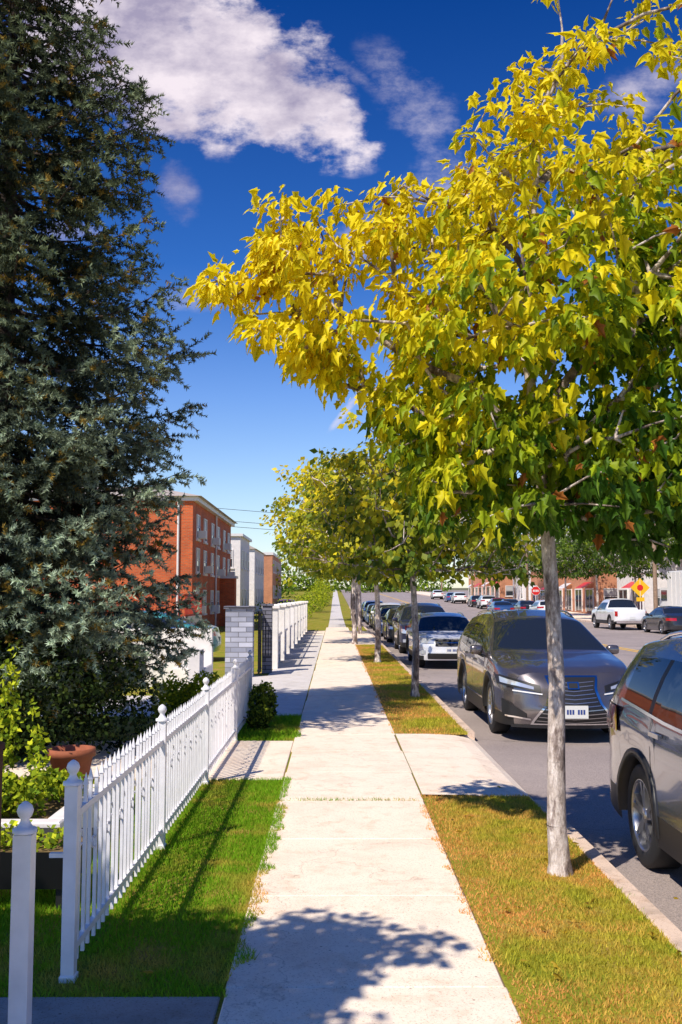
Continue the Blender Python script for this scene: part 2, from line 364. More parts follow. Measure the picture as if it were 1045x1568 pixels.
kerbrun(-10,8.75); kerbrun(13.2,120)
kerbrun(-10,250,18.8,18.95)
b.obj('kerb')
b=B(); b.strip(18.95,23.9,-10,300,0.0,M_CONC); b.strip(23.9,70,-10,300,-0.03,M_ASPH); b.obj('far_sidewalk')
# ---------------------------------------------------------------- grass
def grass(name,regs):
    parts=[]
    for (x0,x1,y0,y1,den,hh,wd,kind) in regs:
        n=int((x1-x0)*(y1-y0)*den); x=R.uniform(x0,x1,n); y=R.uniform(y0,y1,n)
        nz=np.array([noise.noise((a*1.3,c*1.3,0)) for a,c in zip(x,y)])
        nf=np.array([noise.noise((a*6,c*6,5)) for a,c in zip(x,y)])
        ne=np.array([noise.noise((3.3,c*3.1,9))+.6*noise.noise((7.3,c*11,2)) for c in y])
        if kind=='R': ed=x-(x0+0.045+0.10*ne)
        else: ed=(x1-0.045-0.10*ne)-x
        ok=ed>0; x,y,nz,nf,ed=[q[ok] for q in (x,y,nz,nf,ed)]; n=len(x)
        edge=np.exp(-ed/(0.16 if kind=='R' else 0.06))
        dry=np.clip(0.25+0.9*nz+0.5*nf+(1.0*edge if kind=='R' else 0.35*edge-0.32),0,1)
        if kind=='R': dry=np.clip(dry+0.2,0,1)
        keep=R.random(n)>dry*0.45*(edge*1.1+0.25); x=x[keep];y=y[keep];dry=dry[keep];n=len(x)
        hgt=hh*R.uniform(0.5,1.3,n)*(1-0.35*dry); az=R.uniform(0,2*math.pi,n); lean=R.uniform(0.2,0.9,n)*hgt; la=R.uniform(0,2*math.pi,n)
        zb=np.where((x>-0.50)&(x<0.79),0.014,0.0)
        dx=np.cos(az)*wd*R.uniform(.6,1.3,n);dy=np.sin(az)*wd
        V=np.stack([np.stack([x-dx,y-dy,zb],1),np.stack([x+dx,y+dy,zb],1),np.stack([x+np.cos(la)*lean,y+np.sin(la)*lean,zb+hgt],1)],1)
        gcol=np.array([0.22,0.42,0.018]) if kind!='R' else np.array([0.44,0.50,0.03]); dcol=np.array([0.86,0.45,0.13])
        c=gcol[None]*(1-dry[:,None])+dcol[None]*dry[:,None]; c=c*R.uniform(0.7,1.25,(n,1))
        parts.append((V.reshape(-1,3),np.arange(3*n),np.repeat(c,3,axis=0),0))
    return fast(name,parts,[M_GRASS])
grass('grass',[(0.69,1.71,3.0,8.97,8500,0.030,0.0034,'R'),(-1.9,-0.38,4.5,9.78,8500,0.030,0.0032,'L'),(-4.2,-1.6,3.0,9.7,2600,0.05,0.004,'L'),
   (0.70,1.71,12.9,37,1800,0.045,0.006,'R'),(-1.6,-0.42,12.3,14.9,3000,0.05,0.005,'L'),(-0.5,0.80,8.69,8.77,3200,0.028,0.003,'S'),(1.66,1.76,3,8.6,900,.03,.003,'S')])
# ---------------------------------------------------------------- maple (near)
TY=6.50
POLY=[(-.88,3.86),(-.69,3.62),(-.31,3.30),(.20,3.06),(.36,2.7),(.66,2.40),(1.30,2.28),(1.63,2.22),(2.15,2.0),(2.9,2.3),(3.45,3.1),(3.5,4.1),(3.1,5.4),(2.5,6.0),(1.63,6.1),(1.38,5.75),(1.16,5.3),(.98,5.0),(.88,4.74),(.74,4.5),(.60,4.56),(.36,4.56),(.2,4.2),(.11,4.0),(.0,4.40),(-.1,4.38),(-.2,4.0),(-.33,4.36),(-.44,4.46),(-.54,4.24),(-.5,4.0)]
att=[]
while len(att)<940:
    x=random.uniform(-.95,3.5);z=random.uniform(1.95,6.15)
    if not inpoly(x,z,POLY): continue
    d=polydist(x,z,POLY); hd=min(1.5,1.15*math.sqrt(d)+0.06); yy=random.uniform(-hd,hd)
    thr=-0.10+0.22*max(0,(z-4.2))/1.2+(0.05 if x<0.6 else 0)
    if noise.noise((x*2.5,yy*1.6,z*2.5))<thr and d>0.05: continue
    if z>4.4 and random.random()<0.36*(z-4.4): continue
    if d<0.05 and random.random()<.35: continue
    att.append((x,TY+yy,z))
for _ in range(130):
    a=random.uniform(0,6.28); q=random.random()**.5*1.1; att.append((1.5+q*math.cos(a),TY-.1+.8*q*math.sin(a),random.uniform(2.22,3.0)))
def col1(pos,rep):
    x,y,z=pos.T; n=len(pos)
    crand=R.random(2000)[rep]
    yel=0.64+0.38*(1.5-x)+0.46*(z-3.75)-0.14*(y-6.4)+R.normal(0,0.2,n)+(crand-0.5)*0.75
    yel=np.clip(yel,0,1)[:,None]
    gr=np.array([0.07,0.17,0.012]);ye=np.array([0.96,0.80,0.014])
    mid=np.array([0.42,0.53,0.014])
    c=np.where(yel<0.5,gr+(mid-gr)*yel*2,mid+(ye-mid)*(yel-0.5)*2)*R.uniform(0.8,1.1,(n,1))
    br=R.random(n)<0.01; c[br]=np.array([0.42,0.15,0.03]); return c
trunk=[(1.44,TY,-0.02),(1.435,TY,0.07),(1.42,TY,0.3),(1.425,TY,0.7),(1.44,TY+.01,1.2),(1.415,TY,1.8),(1.385,TY,2.3),(1.34,TY-.01,2.8),(1.28,TY-.01,3.3),(1.30,TY+.02,3.9),(1.36,TY+.02,4.5),(1.42,TY,5.1)]
tr=np.array([0.092,0.072,0.062,0.058,0.053,0.048,0.046,0.04,0.034,0.026,0.017,0.01])
tree_mesh('maple_tree',trunk,tr,att,6,19,0.100,MAPLE,col1,0.16)
# ---------------------------------------------------------------- street maples (mid)
def ell_att(n,cx,cz,rx,rz,thr=-0.12,seed=0):
    out=[]
    while len(out)<n:
        v=Vector((random.gauss(0,1),random.gauss(0,1),random.gauss(0,1))).normalized()*(random.random()**0.42)
        q=(v.x*rx,v.y*rx,v.z*rz)
        lump=1+0.3*noise.noise((v.x*1.9+seed,v.y*1.9,v.z*1.9))*2
        if noise.noise((q[0]*1.3+seed,q[1]*1.3,q[2]*1.3))<thr: continue
        zz=q[2]*lump
        if zz<-rz*0.8: zz=-rz*0.8+random.uniform(-.1,.15)
        out.append((cx+q[0]*lump,q[1]*lump,cz+zz))
    return out
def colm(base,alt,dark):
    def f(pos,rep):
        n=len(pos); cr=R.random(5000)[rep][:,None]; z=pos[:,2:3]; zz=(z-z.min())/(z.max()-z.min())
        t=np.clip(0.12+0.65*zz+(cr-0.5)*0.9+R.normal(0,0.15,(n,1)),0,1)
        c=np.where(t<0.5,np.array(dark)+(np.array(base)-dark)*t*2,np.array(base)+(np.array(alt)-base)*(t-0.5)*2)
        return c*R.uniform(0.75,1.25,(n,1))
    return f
tk=[(0,0,-0.05),(0.0,0,0.1),(0.02,0,0.9),(0.0,0.02,1.6),(-0.03,0,2.1),(0.0,0.03,2.7),(0.04,0,3.4),(0,0,4.1)]
trr=np.array([0.09,0.06,0.052,0.047,0.044,0.035,0.025,0.012])
def midtree(name,seed,cf):
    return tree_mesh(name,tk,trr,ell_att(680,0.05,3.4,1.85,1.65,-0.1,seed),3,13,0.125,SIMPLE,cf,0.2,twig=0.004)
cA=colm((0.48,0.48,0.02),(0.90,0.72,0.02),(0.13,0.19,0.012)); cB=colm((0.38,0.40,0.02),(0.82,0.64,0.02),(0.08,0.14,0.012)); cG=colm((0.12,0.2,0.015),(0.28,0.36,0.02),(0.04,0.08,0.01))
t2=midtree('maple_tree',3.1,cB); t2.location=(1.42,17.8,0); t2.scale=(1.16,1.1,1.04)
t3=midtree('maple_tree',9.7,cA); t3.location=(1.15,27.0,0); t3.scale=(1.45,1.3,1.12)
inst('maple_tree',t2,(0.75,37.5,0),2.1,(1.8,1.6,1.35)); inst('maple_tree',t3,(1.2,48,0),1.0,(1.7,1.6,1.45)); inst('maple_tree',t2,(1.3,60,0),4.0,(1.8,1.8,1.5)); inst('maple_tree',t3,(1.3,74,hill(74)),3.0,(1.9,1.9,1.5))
def lobes(n,L_):
    out=[]
    wt=[l[3]**3 for l in L_]
    for _ in range(n):
        l=random.choices(L_,wt)[0]; v=Vector((random.gauss(0,1),random.gauss(0,1),random.gauss(0,1))).normalized()*(random.random()**0.4)*l[3]
        out.append((l[0]+v.x,l[1]+v.y,l[2]+v.z))
    return out
tm=tree_mesh('maple_tree',[(0,0,-.05),(0,0,.1),(0,0,1),(.02,0,2),(0,.05,2.8),(0.05,.1,3.5),(0.1,.1,4.0)],np.array([.12,.09,.075,.065,.05,.035,.02]),
   lobes(1000,[(-.3,.05,4.0,.85),(.35,.3,4.0,.72),(1.1,.66,4.0,.42),(.45,-.4,4.0,.66),(-1.0,.3,4.0,.75),(-.4,.45,4.0,.6),(0,-1.0,4,.85)]),3,22,0.13,SIMPLE,cA,0.15)
tm.location=(-3.0,1.86,0)
tg=midtree('street_tree',15.3,cG); tg.location=(20.0,76,hill(76)); tg.scale=(1.7,1.7,1.7)
for (x,y,s,r) in [(20.4,88,1.7,1),(19.9,66,1.55,2.2),(20.2,112,1.8,3),(20.3,135,1.8,4),(27,62,2.1,5),(30,80,2.4,0.4)]:
    inst('street_tree',tg,(x,y,hill(y)),r,s)
def mass(name,lumps,n,size,cf):
    P=[]
    vol=[a[3]*a[4]*a[5] for a in lumps]; tot=sum(vol)
    for a,v in zip(lumps,vol):
        k=int(n*v/tot); q=norm(R.normal(0,1,(k,3)))*(R.random((k,1))**0.3)
        nz=np.array([noise.noise(Vector(t)*2.3+Vector((a[0],a[1],0))) for t in q]); q=q*(1+0.35*nz[:,None]); 
        P.append(np.array(a[:3])+q*np.array(a[3:6]))
    P=np.concatenate(P); P=P[P[:,2]>0.02]; N=len(P)
    tip=R.normal(0,1,(N,3))+np.array([0,0,-0.3]); nr=norm(R.normal(0,0.6,(N,3))+np.array([-.2,-.4,0.7]))
    V,F,C=leaves(P,tip,nr,size*R.uniform(.6,1.3,N),cf(P,np.arange(N)%5000),SIMPLE)
    return fast(name,[(V,F,C,0)],[M_SHRUB])
L=[]
for i in range(60):
    x=random.uniform(-90,110); y=random.uniform(150,230)
    if -6<x<26: continue
    r=random.uniform(4,6); L.append((x,y,hill(y)+r*0.5,r*1.3,r,r*0.9))
for i in range(14): L.append((random.uniform(-10,32),random.uniform(255,290),hill(270)+1.5,7,4,random.uniform(3,5)))
for i in range(10): L.append((random.uniform(36,70),random.uniform(85,120),4,5,5,random.uniform(5,7)))
mass('tree_line',L,34000,0.85,cG)
mass('tree_line',[(-17,92,3.5,3.5,4,3.2),(-12,105,3,3,4,3),(-9.5,118,3.5,3,4,3.4),(-21,84,4,3,3,4)],8000,0.35,cA)
# ---------------------------------------------------------------- spruce
def spruce(name,loc,Hh):
    zk=[0.6,1.5,2.6,3.9,4.5,6.2,7.5,8.8,10.5,12.6]; rk=[2.1,2.4,2.35,2.15,2.4,2.4,2.1,1.5,0.95,0.1]
    ax=[];pp=[];cc=[];bp0=[];bp1=[];br0=[];br1=[];szs=[]
    z=0.8
    while z<12.5:
        nb=random.choice([5,6,6]) if z>4 else 7; a0=random.uniform(0,6.28)
        for k in range(nb):
            a=a0+k*6.283/nb+random.uniform(-.3,.3); Rr=np.interp(z,zk,rk)*random.uniform(0.74,1.06)
            if noise.noise((math.cos(a)*1.1,math.sin(a)*1.1,z*0.9))<-0.22: Rr*=(0.55 if z>4.2 else .82)
            d=np.array([math.cos(a),math.sin(a),0]); s_=np.array([-math.sin(a),math.cos(a),0])
            droop=random.uniform(0.15,0.45) if z<9 else -0.1
            def pt(t): return np.array([0,0,z])+d*Rr*t+np.array([0,0,Rr*(-droop*t+0.34*t**2.5)])
            m=7
            for i in range(m):
                bp0.append(pt(i/m)); bp1.append(pt((i+1)/m)); br0.append(0.024*(1-i/m)+.004); br1.append(0.024*(1-(i+1)/m)+.004)
            t=0.28
            while t<1.0:
                o=pt(t); fw=norm(pt(min(1,t+0.05))-pt(t-0.05))
                for sg in (-1,1):
                    ln=min(0.55,(1.02-t)*Rr*0.45+0.2)*random.uniform(0.6,1.1)
                    dr=norm(fw*random.uniform(0.5,0.9)+s_*sg*random.uniform(0.6,1)+np.array([0,0,random.uniform(-0.7,0.0)]))
                    q=o.copy(); u=0
                    while u<ln:
                        st=0.13; dr=norm(dr+np.array([0,0,-0.06])+R.normal(0,0.14,3)); pp.append(q.copy()); ax.append(dr.copy())
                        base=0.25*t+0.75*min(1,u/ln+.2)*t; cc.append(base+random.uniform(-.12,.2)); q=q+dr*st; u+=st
                        if random.random()<0.5:
                            d2=norm(dr+R.normal(0,0.6,3)+np.array([0,0,-0.3])); pp.append(q.copy()); ax.append(d2); cc.append(cc[-1]+.1)
                t+=0.14/Rr
            for i in range(7): pp.append(pt(random.uniform(.86,1.0))+R.normal(0,.05,3)); ax.append(norm(d*.7+R.normal(0,0.5,3))); cc.append(random.uniform(.8,1))
        z+=0.165 if z<4.2 else 0.205
    A=np.array(ax);Pp=np.array(pp);C0=np.clip(np.array(cc),0,1); S=len(A); nn=23
    up=np.where(np.abs(A[:,2:3])<0.9,np.array([[0,0,1.]]),np.array([[1.,0,0]])); u1=norm(np.cross(A,up));u2=np.cross(A,u1)
    th=R.uniform(0,6.283,(S,nn)); t=R.uniform(0,0.14,(S,nn))
    rad=u1[:,None]*np.cos(th)[...,None]+u2[:,None]*np.sin(th)[...,None]
    dirn=norm(rad*1.0+A[:,None]*0.65+np.array([0,0,.2])); base=Pp[:,None]+A[:,None]*t[...,None]; ln=R.uniform(0.042,0.068,(S,nn,1))
    side=norm(np.cross(dirn,rad+R.normal(0,.7,rad.shape)))*0.0098
    V=np.stack([base-side,base+side,base+dirn*ln],2).reshape(-1,3); F=np.arange(len(V))
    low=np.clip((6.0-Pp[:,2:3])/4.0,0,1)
    dk=np.array([0.024,0.033,0.020]); lt=np.array([[0.22,0.27,0.14]])*(1-low)+np.array([[0.50,0.62,0.44]])*low  # lower tips paler: sunlit highlight put into the needle colour
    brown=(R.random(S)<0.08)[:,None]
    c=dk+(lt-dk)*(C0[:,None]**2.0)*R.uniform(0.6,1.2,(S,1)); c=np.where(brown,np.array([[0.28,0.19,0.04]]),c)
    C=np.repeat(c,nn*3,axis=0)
    bv,bf=tubes(np.array(bp0),np.array(bp1),np.array(br0),np.array(br1),5)
    hs=np.linspace(0,12.8,14); tp=np.stack([np.zeros(14),np.zeros(14),hs],1); rr=0.17*(1-hs/13.2)+0.01
    kv,kf=tubes(tp[:-1],tp[1:],rr[:-1],rr[1:],10)
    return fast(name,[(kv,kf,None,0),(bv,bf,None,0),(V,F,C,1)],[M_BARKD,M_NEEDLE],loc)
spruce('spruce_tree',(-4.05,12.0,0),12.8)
cD=colm((0.03,0.055,0.012),(0.09,0.12,0.02),(0.010,0.018,0.006)); cL=colm((0.34,0.42,0.02),(0.6,0.62,0.03),(0.12,0.2,0.015))
mass('hedge',[(-4.2,10.6,0.7,1.2,0.8,0.85),(-3.1,10.9,0.62,0.8,0.8,0.75),(-2.45,11.5,0.5,0.5,0.6,0.58),(-5.6,10.8,0.75,1.3,0.8,0.9),(-4.0,12.4,0.8,1.3,0.8,0.9)],26000,0.055,cD)
mass('shrub',[(-1.75,13.6,0.42,0.25,0.35,0.34),(-2.2,13.8,0.35,0.28,0.4,0.32)],3000,0.06,cL)
mass('shrub',[(-1.02,14.2,0.26,0.2,0.3,0.3),(-1.0,13.4,0.16,0.16,0.25,0.18)],2600,0.05,colm((0.12,0.17,0.015),(0.3,0.36,0.03),(0.02,0.04,0.01)))
mass('shrub',[(-4.2,60,0.7,0.9,2,0.9),(-3.2,68,0.8,1,2,1.0),(-2.6,80,1.0,1,3,1.1),(-2.0,100,1.5,1.3,5,1.3),(-1.5,125,2.5,1.3,5,2)],5000,0.16,cL)
mass('garden_plant',[(-2.45,7.6,0.80,0.07,0.07,0.58),(-2.2,7.4,0.62,0.05,0.05,0.42),(-2.62,7.2,0.6,0.07,0.06,0.5),(-2.0,6.9,0.55,0.06,0.06,0.33),(-2.35,6.9,0.42,0.35,0.3,0.12),(-2.0,7.3,0.42,0.25,0.2,0.1)],3000,0.05,cL)
n=52; x=np.concatenate([R.uniform(0.85,1.7,38),R.uniform(1.9,3,12),R.uniform(-1.1,.8,2)]); y=R.uniform(4.5,9.5,n); zz=np.where(x>1.83,-0.12,0.035)
V,F,C=leaves(np.stack([x,y,zz],1),R.normal(0,1,(n,3))*np.array([1,1,.1]),norm(R.normal(0,.25,(n,3))+np.array([0,0,1])),R.uniform(.035,.06,n),np.array([[.55,.38,.03]])*R.uniform(.5,1.2,(n,1)),MAPLE)
fast('fallen_leaves',[(V,F,C,0)],[M_LEAF])
# ---------------------------------------------------------------- white fence
b=B()
def finial(x,y,z,s=1.0):
    b.lathe((x,y,z),[(0.046*s,0),(0.046*s,0.015),(0.03*s,0.02),(0.018*s,0.04),(0.016*s,0.05),(0.026*s,0.062),(0.032*s,0.08),(0.026*s,0.098),(0.01*s,0.112),(0.0,0.116)],M_WHITE,12)
def post(x,y,h=0.88,w=0.03):
    b.bbox(x-w,x+w,y-w,y+w,-0.05,h,M_WHITE,0.006); b.bbox(x-w-.006,x+w+.006,y-w-.006,y+w+.006,0.0,0.03,M_WHITE,0.004); finial(x,y,h)
FX=-1.22
posts=[4.74,7.15,9.55,12.35,14.5]
for py in posts: post(FX,py)
post(FX+0.055,3.84,0.87,0.034)
for i in range(4):
    y0,y1=posts[i]+.03,posts[i+1]-.03
    for z in (0.11,0.72): b.box(FX-.014,FX+.014,y0,y1,z,z+.032,M_WHITE)
    n=int(round((y1-y0)/0.105))
    for k in range(1,n):
        y=y0+(y1-y0)*k/n+random.gauss(0,.002); w=0.0085; tx=random.gauss(0,.002); th=random.gauss(0,.003)
        b.box(FX-w+tx,FX+w+tx,y-w,y+w,0.05,0.84+th,M_WHITE)
        b.add([(FX+tx-w*1.5,y-w*1.5,.84+th),(FX+tx+w*1.5,y-w*1.5,.84+th),(FX+tx+w*1.5,y+w*1.5,.84+th),(FX+tx-w*1.5,y+w*1.5,.84+th),(FX+tx,y,.90+th)],[(0,1,4),(1,2,4),(2,3,4),(3,0,4),(3,2,1,0)],M_WHITE)
        if k%3==1:
            for zz,rr in ((0.60,0.035),(0.52,0.028)):
                yc=y+(rr if zz>.55 else -rr); pr=None
                for a in range(11):
                    t=a/10*5.2; p=(FX,yc+math.cos(t)*rr,zz+math.sin(t)*rr)
                    if pr: b.cyl(pr,p,0.006,0.006,M_WHITE,5,False)
                    pr=p
b.box(FX-.10,FX-.03,4.73,4.76,0.55,0.57,M_WHITE)
b.obj('white_picket_fence')
b=B(); b.cyl((-1.225,3.70,0),(-1.225,3.70,1.2),0.016,0.016,M_RUST,8); b.lathe((-1.225,3.70,1.2),[(0.022,0),(0.022,.02),(0,.03)],M_RUST,8)
for zz in (0.15,1.1): b.cyl((-1.225,3.70,zz),(-1.9,3.5,zz),0.01,0.01,M_RUST,6)
for k in range(1,7): b.cyl((-1.225-k*.095,3.70-k*.028,.15),(-1.225-k*.095,3.70-k*.028,1.1),0.006,0.006,M_RUST,5)
b.obj('iron_gate')
b=B(); b.bbox(-3.2,-1.75,6.5,6.62,0,0.32,M_STUCCO,0.01); b.bbox(-1.87,-1.75,6.63,8.4,0,0.32,M_STUCCO,0.01); b.box(-3.2,-1.87,6.62,8.4,0,0.27,M_DIRT)
b.obj('raised_planter')
b=B(); b.lathe((-2.05,7.9,0.27),[(0.0,0),(0.12,0),(0.165,0.25),(0.185,0.25),(0.185,0.31),(0.16,0.31),(0.15,0.27),(0,0.26)],M_TERRA,20); b.obj('terracotta_pot')
b=B()
b.add([(-2.3,5.75,0.12),(-1.5,5.75,0.12),(-1.5,6.2,0.12),(-2.3,6.2,0.12),(-2.38,5.68,0.34),(-1.42,5.68,0.34),(-1.42,6.27,0.34),(-2.38,6.27,0.34)],[(0,3,2,1),(0,1,5,4),(1,2,6,5),(2,3,7,6),(3,0,4,7)],M_BLK)
b.box(-2.30,-1.50,5.76,6.19,0.27,0.30,M_DIRT)
for x in (-2.25,-1.55):
    for y in (5.8,6.15): b.box(x-.02,x+.02,y-.02,y+.02,0,.12,M_BLK)
b.obj('planter_box')
mass('garden_plant',[(-2.0,5.95,0.36,0.3,0.15,0.08),(-1.65,6.0,0.34,0.14,0.15,0.06)],600,0.04,cL)
# ---------------------------------------------------------------- white wall, stone pillars
b=B(); b.bbox(-5.5,-2.42,19.8,20.0,0,1.14,M_STUCCO,0.02); b.bbox(-3.0,-2.4,18.6,19.79,0,0.45,M_STUCCO,0.02); b.bbox(-2.62,-2.42,18.0,18.59,0,0.8,M_STUCCO,0.02)
b.obj('white_garden_wall')
b=B(); b.box(-2.40,-1.80,22.0,22.4,0,1.50,M_STONE); b.bbox(-2.44,-1.76,21.96,22.44,1.50,1.56,M_SLATE,0.015); b.obj('stone_pillar')
b=B(); b.box(-1.68,-1.46,23.2,23.5,0,1.55,M_SLATE); b.bbox(-1.71,-1.43,23.17,23.53,1.55,1.6,M_SLATE,0.015); b.obj('stone_pillar')
b=B()
for k in range(9): b.box(-1.72,-1.69,22.45+k*.085,22.47+k*.085,0.05,1.45,M_IRON)
b.box(-1.73,-1.685,22.43,23.19,1.4,1.44,M_IRON); b.box(-1.73,-1.685,22.43,23.19,.1,.14,M_IRON); b.obj('iron_gate')
b=B(); yy=24.6
while yy<52:
    b.bbox(-1.74,-1.40,yy,yy+.36,0,1.48,M_STUCCO,0.01); b.bbox(-1.79,-1.35,yy-.05,yy+.41,1.48,1.56,M_STUCCO,0.02)
    b.box(-1.66,-1.48,yy+.37,yy+2.9,0,0.75,M_STONE); b.bbox(-1.70,-1.44,yy+.37,yy+2.9,0.75,0.82,M_STUCCO,0.01)
    for k in range(15): b.box(-1.58,-1.56,yy+.5+k*.16,yy+.52+k*.16,.82,1.3,M_TRIM)
    b.box(-1.585,-1.555,yy+.37,yy+2.9,1.3,1.33,M_TRIM)
    yy+=3.27
b.obj('pillar_fence')
# ---------------------------------------------------------------- houses
def window(b,face,c,a,z,w,h,ac=False,blind=True):
    def bx(a0,a1,z0,z1,d0,d1,m):
        if face=='x': b.box(c+d0,c+d1,a0,a1,z0,z1,m)
        elif face=='X': b.box(c-d1,c-d0,a0,a1,z0,z1,m)
        else: b.box(a0,a1,c-d1,c-d0,z0,z1,m)
    t=0.07
    bx(a-w/2+t,a+w/2-t,z+t,z+h-t,0.0,0.02,M_WIN)
    if blind: bx(a-w/2+t+.01,a+w/2-t-.01,z+h*0.55,z+h-t-.01,0.021,0.028,M_CURT)
    bx(a-w/2,a-w/2+t,z,z+h,0,0.06,M_TRIM); bx(a+w/2-t,a+w/2,z,z+h,0,0.06,M_TRIM)
    bx(a-w/2+t,a+w/2-t,z,z+t,0,0.06,M_TRIM); bx(a-w/2+t,a+w/2-t,z+h-t,z+h,0,0.06,M_TRIM); bx(a-w/2+t,a+w/2-t,z+h*.5-.03,z+h*.5+.03,0,0.05,M_TRIM)
    bx(a-w/2-.08,a+w/2+.08,z-.1,z,0,0.1,M_STUCCO)
    if ac: bx(a-.33,a+.33,z+.03,z+.42,0.062,0.45,M_TRIM)
b=B(); FXH=-7.0; y0,y1=49.0,67.0; top=6.5
b.box(-26,FXH,y0,y1,0,top,M_BRICK)
b.box(-26.1,FXH+.25,y0-.12,y1+.1,top,top+.22,M_TRIM); 
b.add([(-26.3,y0-.3,top+.222),(FXH+.45,y0-.3,top+.222),(FXH+.45,y1+.3,top+.222),(-26.3,y1+.3,top+.222),(-24,y0+5,top+1.25),(FXH-3,y0+5,top+1.25),(FXH-3,y1-5,top+1.25),(-24,y1-5,top+1.25)],[(0,1,5,4),(1,2,6,5),(2,3,7,6),(3,0,4,7),(4,5,6,7),(3,2,1,0)],M_ROOF)
for i,yy in enumerate([50.8,53.6,56.8,59.6,62.8,65.4]):
    for zz in (0.9,3.0,4.7): window(b,'x',FXH,yy,zz,1.15,1.25,ac=(i+int(zz))%2==0)
for xx in (-15,-20): 
    for zz in (1.8,4.6): window(b,'y',y0,xx,zz,1.0,1.2)
b.cyl((FXH-.7,y0-.08,0),(FXH-.7,y0-.08,top),0.06,0.06,M_TRIM,8)
b.box(FXH,FXH+.9,60.9,62.0,0,2.9,M_BRICK); b.box(FXH,FXH+1.0,60.8,62.1,2.9,3.05,M_TRIM)
b.cyl((FXH+.07,58.2,0),(FXH+.07,58.2,top),0.05,0.05,M_TRIM,8)
b.obj('brick_house')
b=B(); b.box(-20,-9.2,30.5,31,0,2.9,M_BRICK); b.bbox(-20.1,-9.1,30.4,31.1,2.9,3.05,M_TRIM,.02)
b.obj('brick_garden_wall')
b=B()
for k in range(40): b.box(-6.6,-6.57,44+k*.14,44.03+k*.14,0.9,1.9,M_REDIRON)
b.box(-6.61,-6.56,44,49.5,1.86,1.9,M_REDIRON); b.box(-6.61,-6.56,44,49.5,.95,.99,M_REDIRON)
for k in range(60): b.box(-15+.14*k,-14.97+.14*k,43.98,44.0,0.9,1.9,M_REDIRON)
b.box(-15,-6.6,43.97,44.01,1.86,1.9,M_REDIRON); b.box(-15.2,-6.5,43.9,44.1,0,.9,M_STUCCO); b.box(-6.7,-6.5,44.11,49,0,.9,M_STUCCO)
b.obj('red_railing')
b=B(); b.box(-14,-7.2,76,84,0,6.4,M_STUCCO); b.box(-14.2,-7.0,75.8,84.2,6.4,6.6,M_TRIM)
for yy in (77.5,80,82.5):
    for zz in (1.0,4.0): window(b,'x',-7.2,yy,zz,1.2,1.4)
for xx in (-8.3,-10.2,-12.5):
    for zz in (1,4): window(b,'y',76,xx,zz,1.1,1.4)
b.obj('white_house')
b=B(); b.box(-15,-7.4,92,104,0,6.2,M_STUCCO); b.add([(-15.2,91.8,6.2),(-7.2,91.8,6.2),(-7.2,104.2,6.2),(-15.2,104.2,6.2),(-11.2,91.8,8.2),(-11.2,104.2,8.2)],[(0,1,4),(1,2,5,4),(2,3,5),(3,0,4,5),(3,2,1,0)],M_ROOF)
for yy in (94,97,100,102.5):
    for zz in (1.2,4.0): window(b,'x',-7.4,yy,zz,1.2,1.4)
b.obj('white_house')
b=B(); b.box(-14,-7,112,130,0,6.5,M_BRICK2); b.box(-14.1,-6.9,111.9,130.1,6.5,6.8,M_TRIM)
for yy in range(114,130,3):
    for zz in (1.7,4.6): window(b,'x',-7,yy,zz,1.3,1.4)
b.obj('brick_house')
def shop(name,x0,x1,y0,y1,h,mat,band=M_TRIM,step=4.2,store=True):
    b=B(); z=hill(y0)-0.3
    b.box(x0,x1,y0,y1,z,z+h,mat); b.box(x0-.1,x1+.1,y0-.1,y1+.1,z+h,z+h+.25,band)
    y=y0+1.8; i=0
    while y<y1-1.5:
        if store:
            b.box(x0-.05,x0-.0,y-1.3,y+1.3,z+.6,z+2.6,M_WIN); b.box(x0-.09,x0-.0,y-1.42,y-1.3,z+.5,z+2.7,M_TRIM); b.box(x0-.09,x0,y+1.3,y+1.42,z+.5,z+2.7,M_TRIM); b.box(x0-.09,x0,y-1.3,y+1.3,z+2.6,z+2.72,M_TRIM)
            b.box(x0-.07,x0-.05,y-.04,y+.04,z+.6,z+2.6,M_TRIM)
            if i%2==0: b.add([(x0-.1,y-1.6,z+3.3),(x0-.1,y+1.6,z+3.3),(x0-1.0,y+1.6,z+2.75),(x0-1.0,y-1.6,z+2.75)],[(0,1,2,3)],M_SIGNW if i%4 else M_SIGNR)
        else: window(b,'X',x0,y,z+1.2,1.3,1.5)
        if h>6: window(b,'X',x0,y,z+4.4,1.3,1.5)
        y+=step;i+=1
    x=x0+1.5
    while x<x1-1:
        window(b,'y',y0,x,z+1.2,1.4,1.5)
        if h>6: window(b,'y',y0,x,z+4.4,1.3,1.5)
        x+=3.5
    b.obj(name)
shop('brick_shop',24,40,92,122,5.0,M_BRICK2)
shop('white_building',25,42,123,140,9.4,M_STUCCO,store=False)
shop('white_building',25.5,44,82,90,5.0,M_STUCCO)
shop('brick_shop',23.5,38,142,175,6.2,M_BRICK2)
shop('brick_building',33,50,66,80,5.2,M_BRICK2)
b=B(); z=-0.03
b.bbox(25.2,27.7,68,75.5,0.95,3.7,M_SIGNW,0.05); b.box(25.3,27.6,75.6,77.6,0.5,2.5,M_SIGNW); b.box(25.5,27.4,77.6,78.3,.5,1.5,M_SIGNW)
b.box(25.27,25.30,75.9,77.2,1.5,2.3,M_WIN); b.box(25.5,27.4,67.9,78,0.6,0.94,M_BLK)
for yy in (69.5,77):
    for xx in (25.4,27.2): b.lathe((xx,yy,.45),[(0,0),(.3,0),(.47,.03),(.48,.2),(.3,.28),(0,.28)],M_TYRE,16,axis='x')
for k in range(1,8): b.box(25.18,25.2,68+k*.93,68.04+k*.93,1.0,3.6,M_TRIM)
b.obj('box_truck')
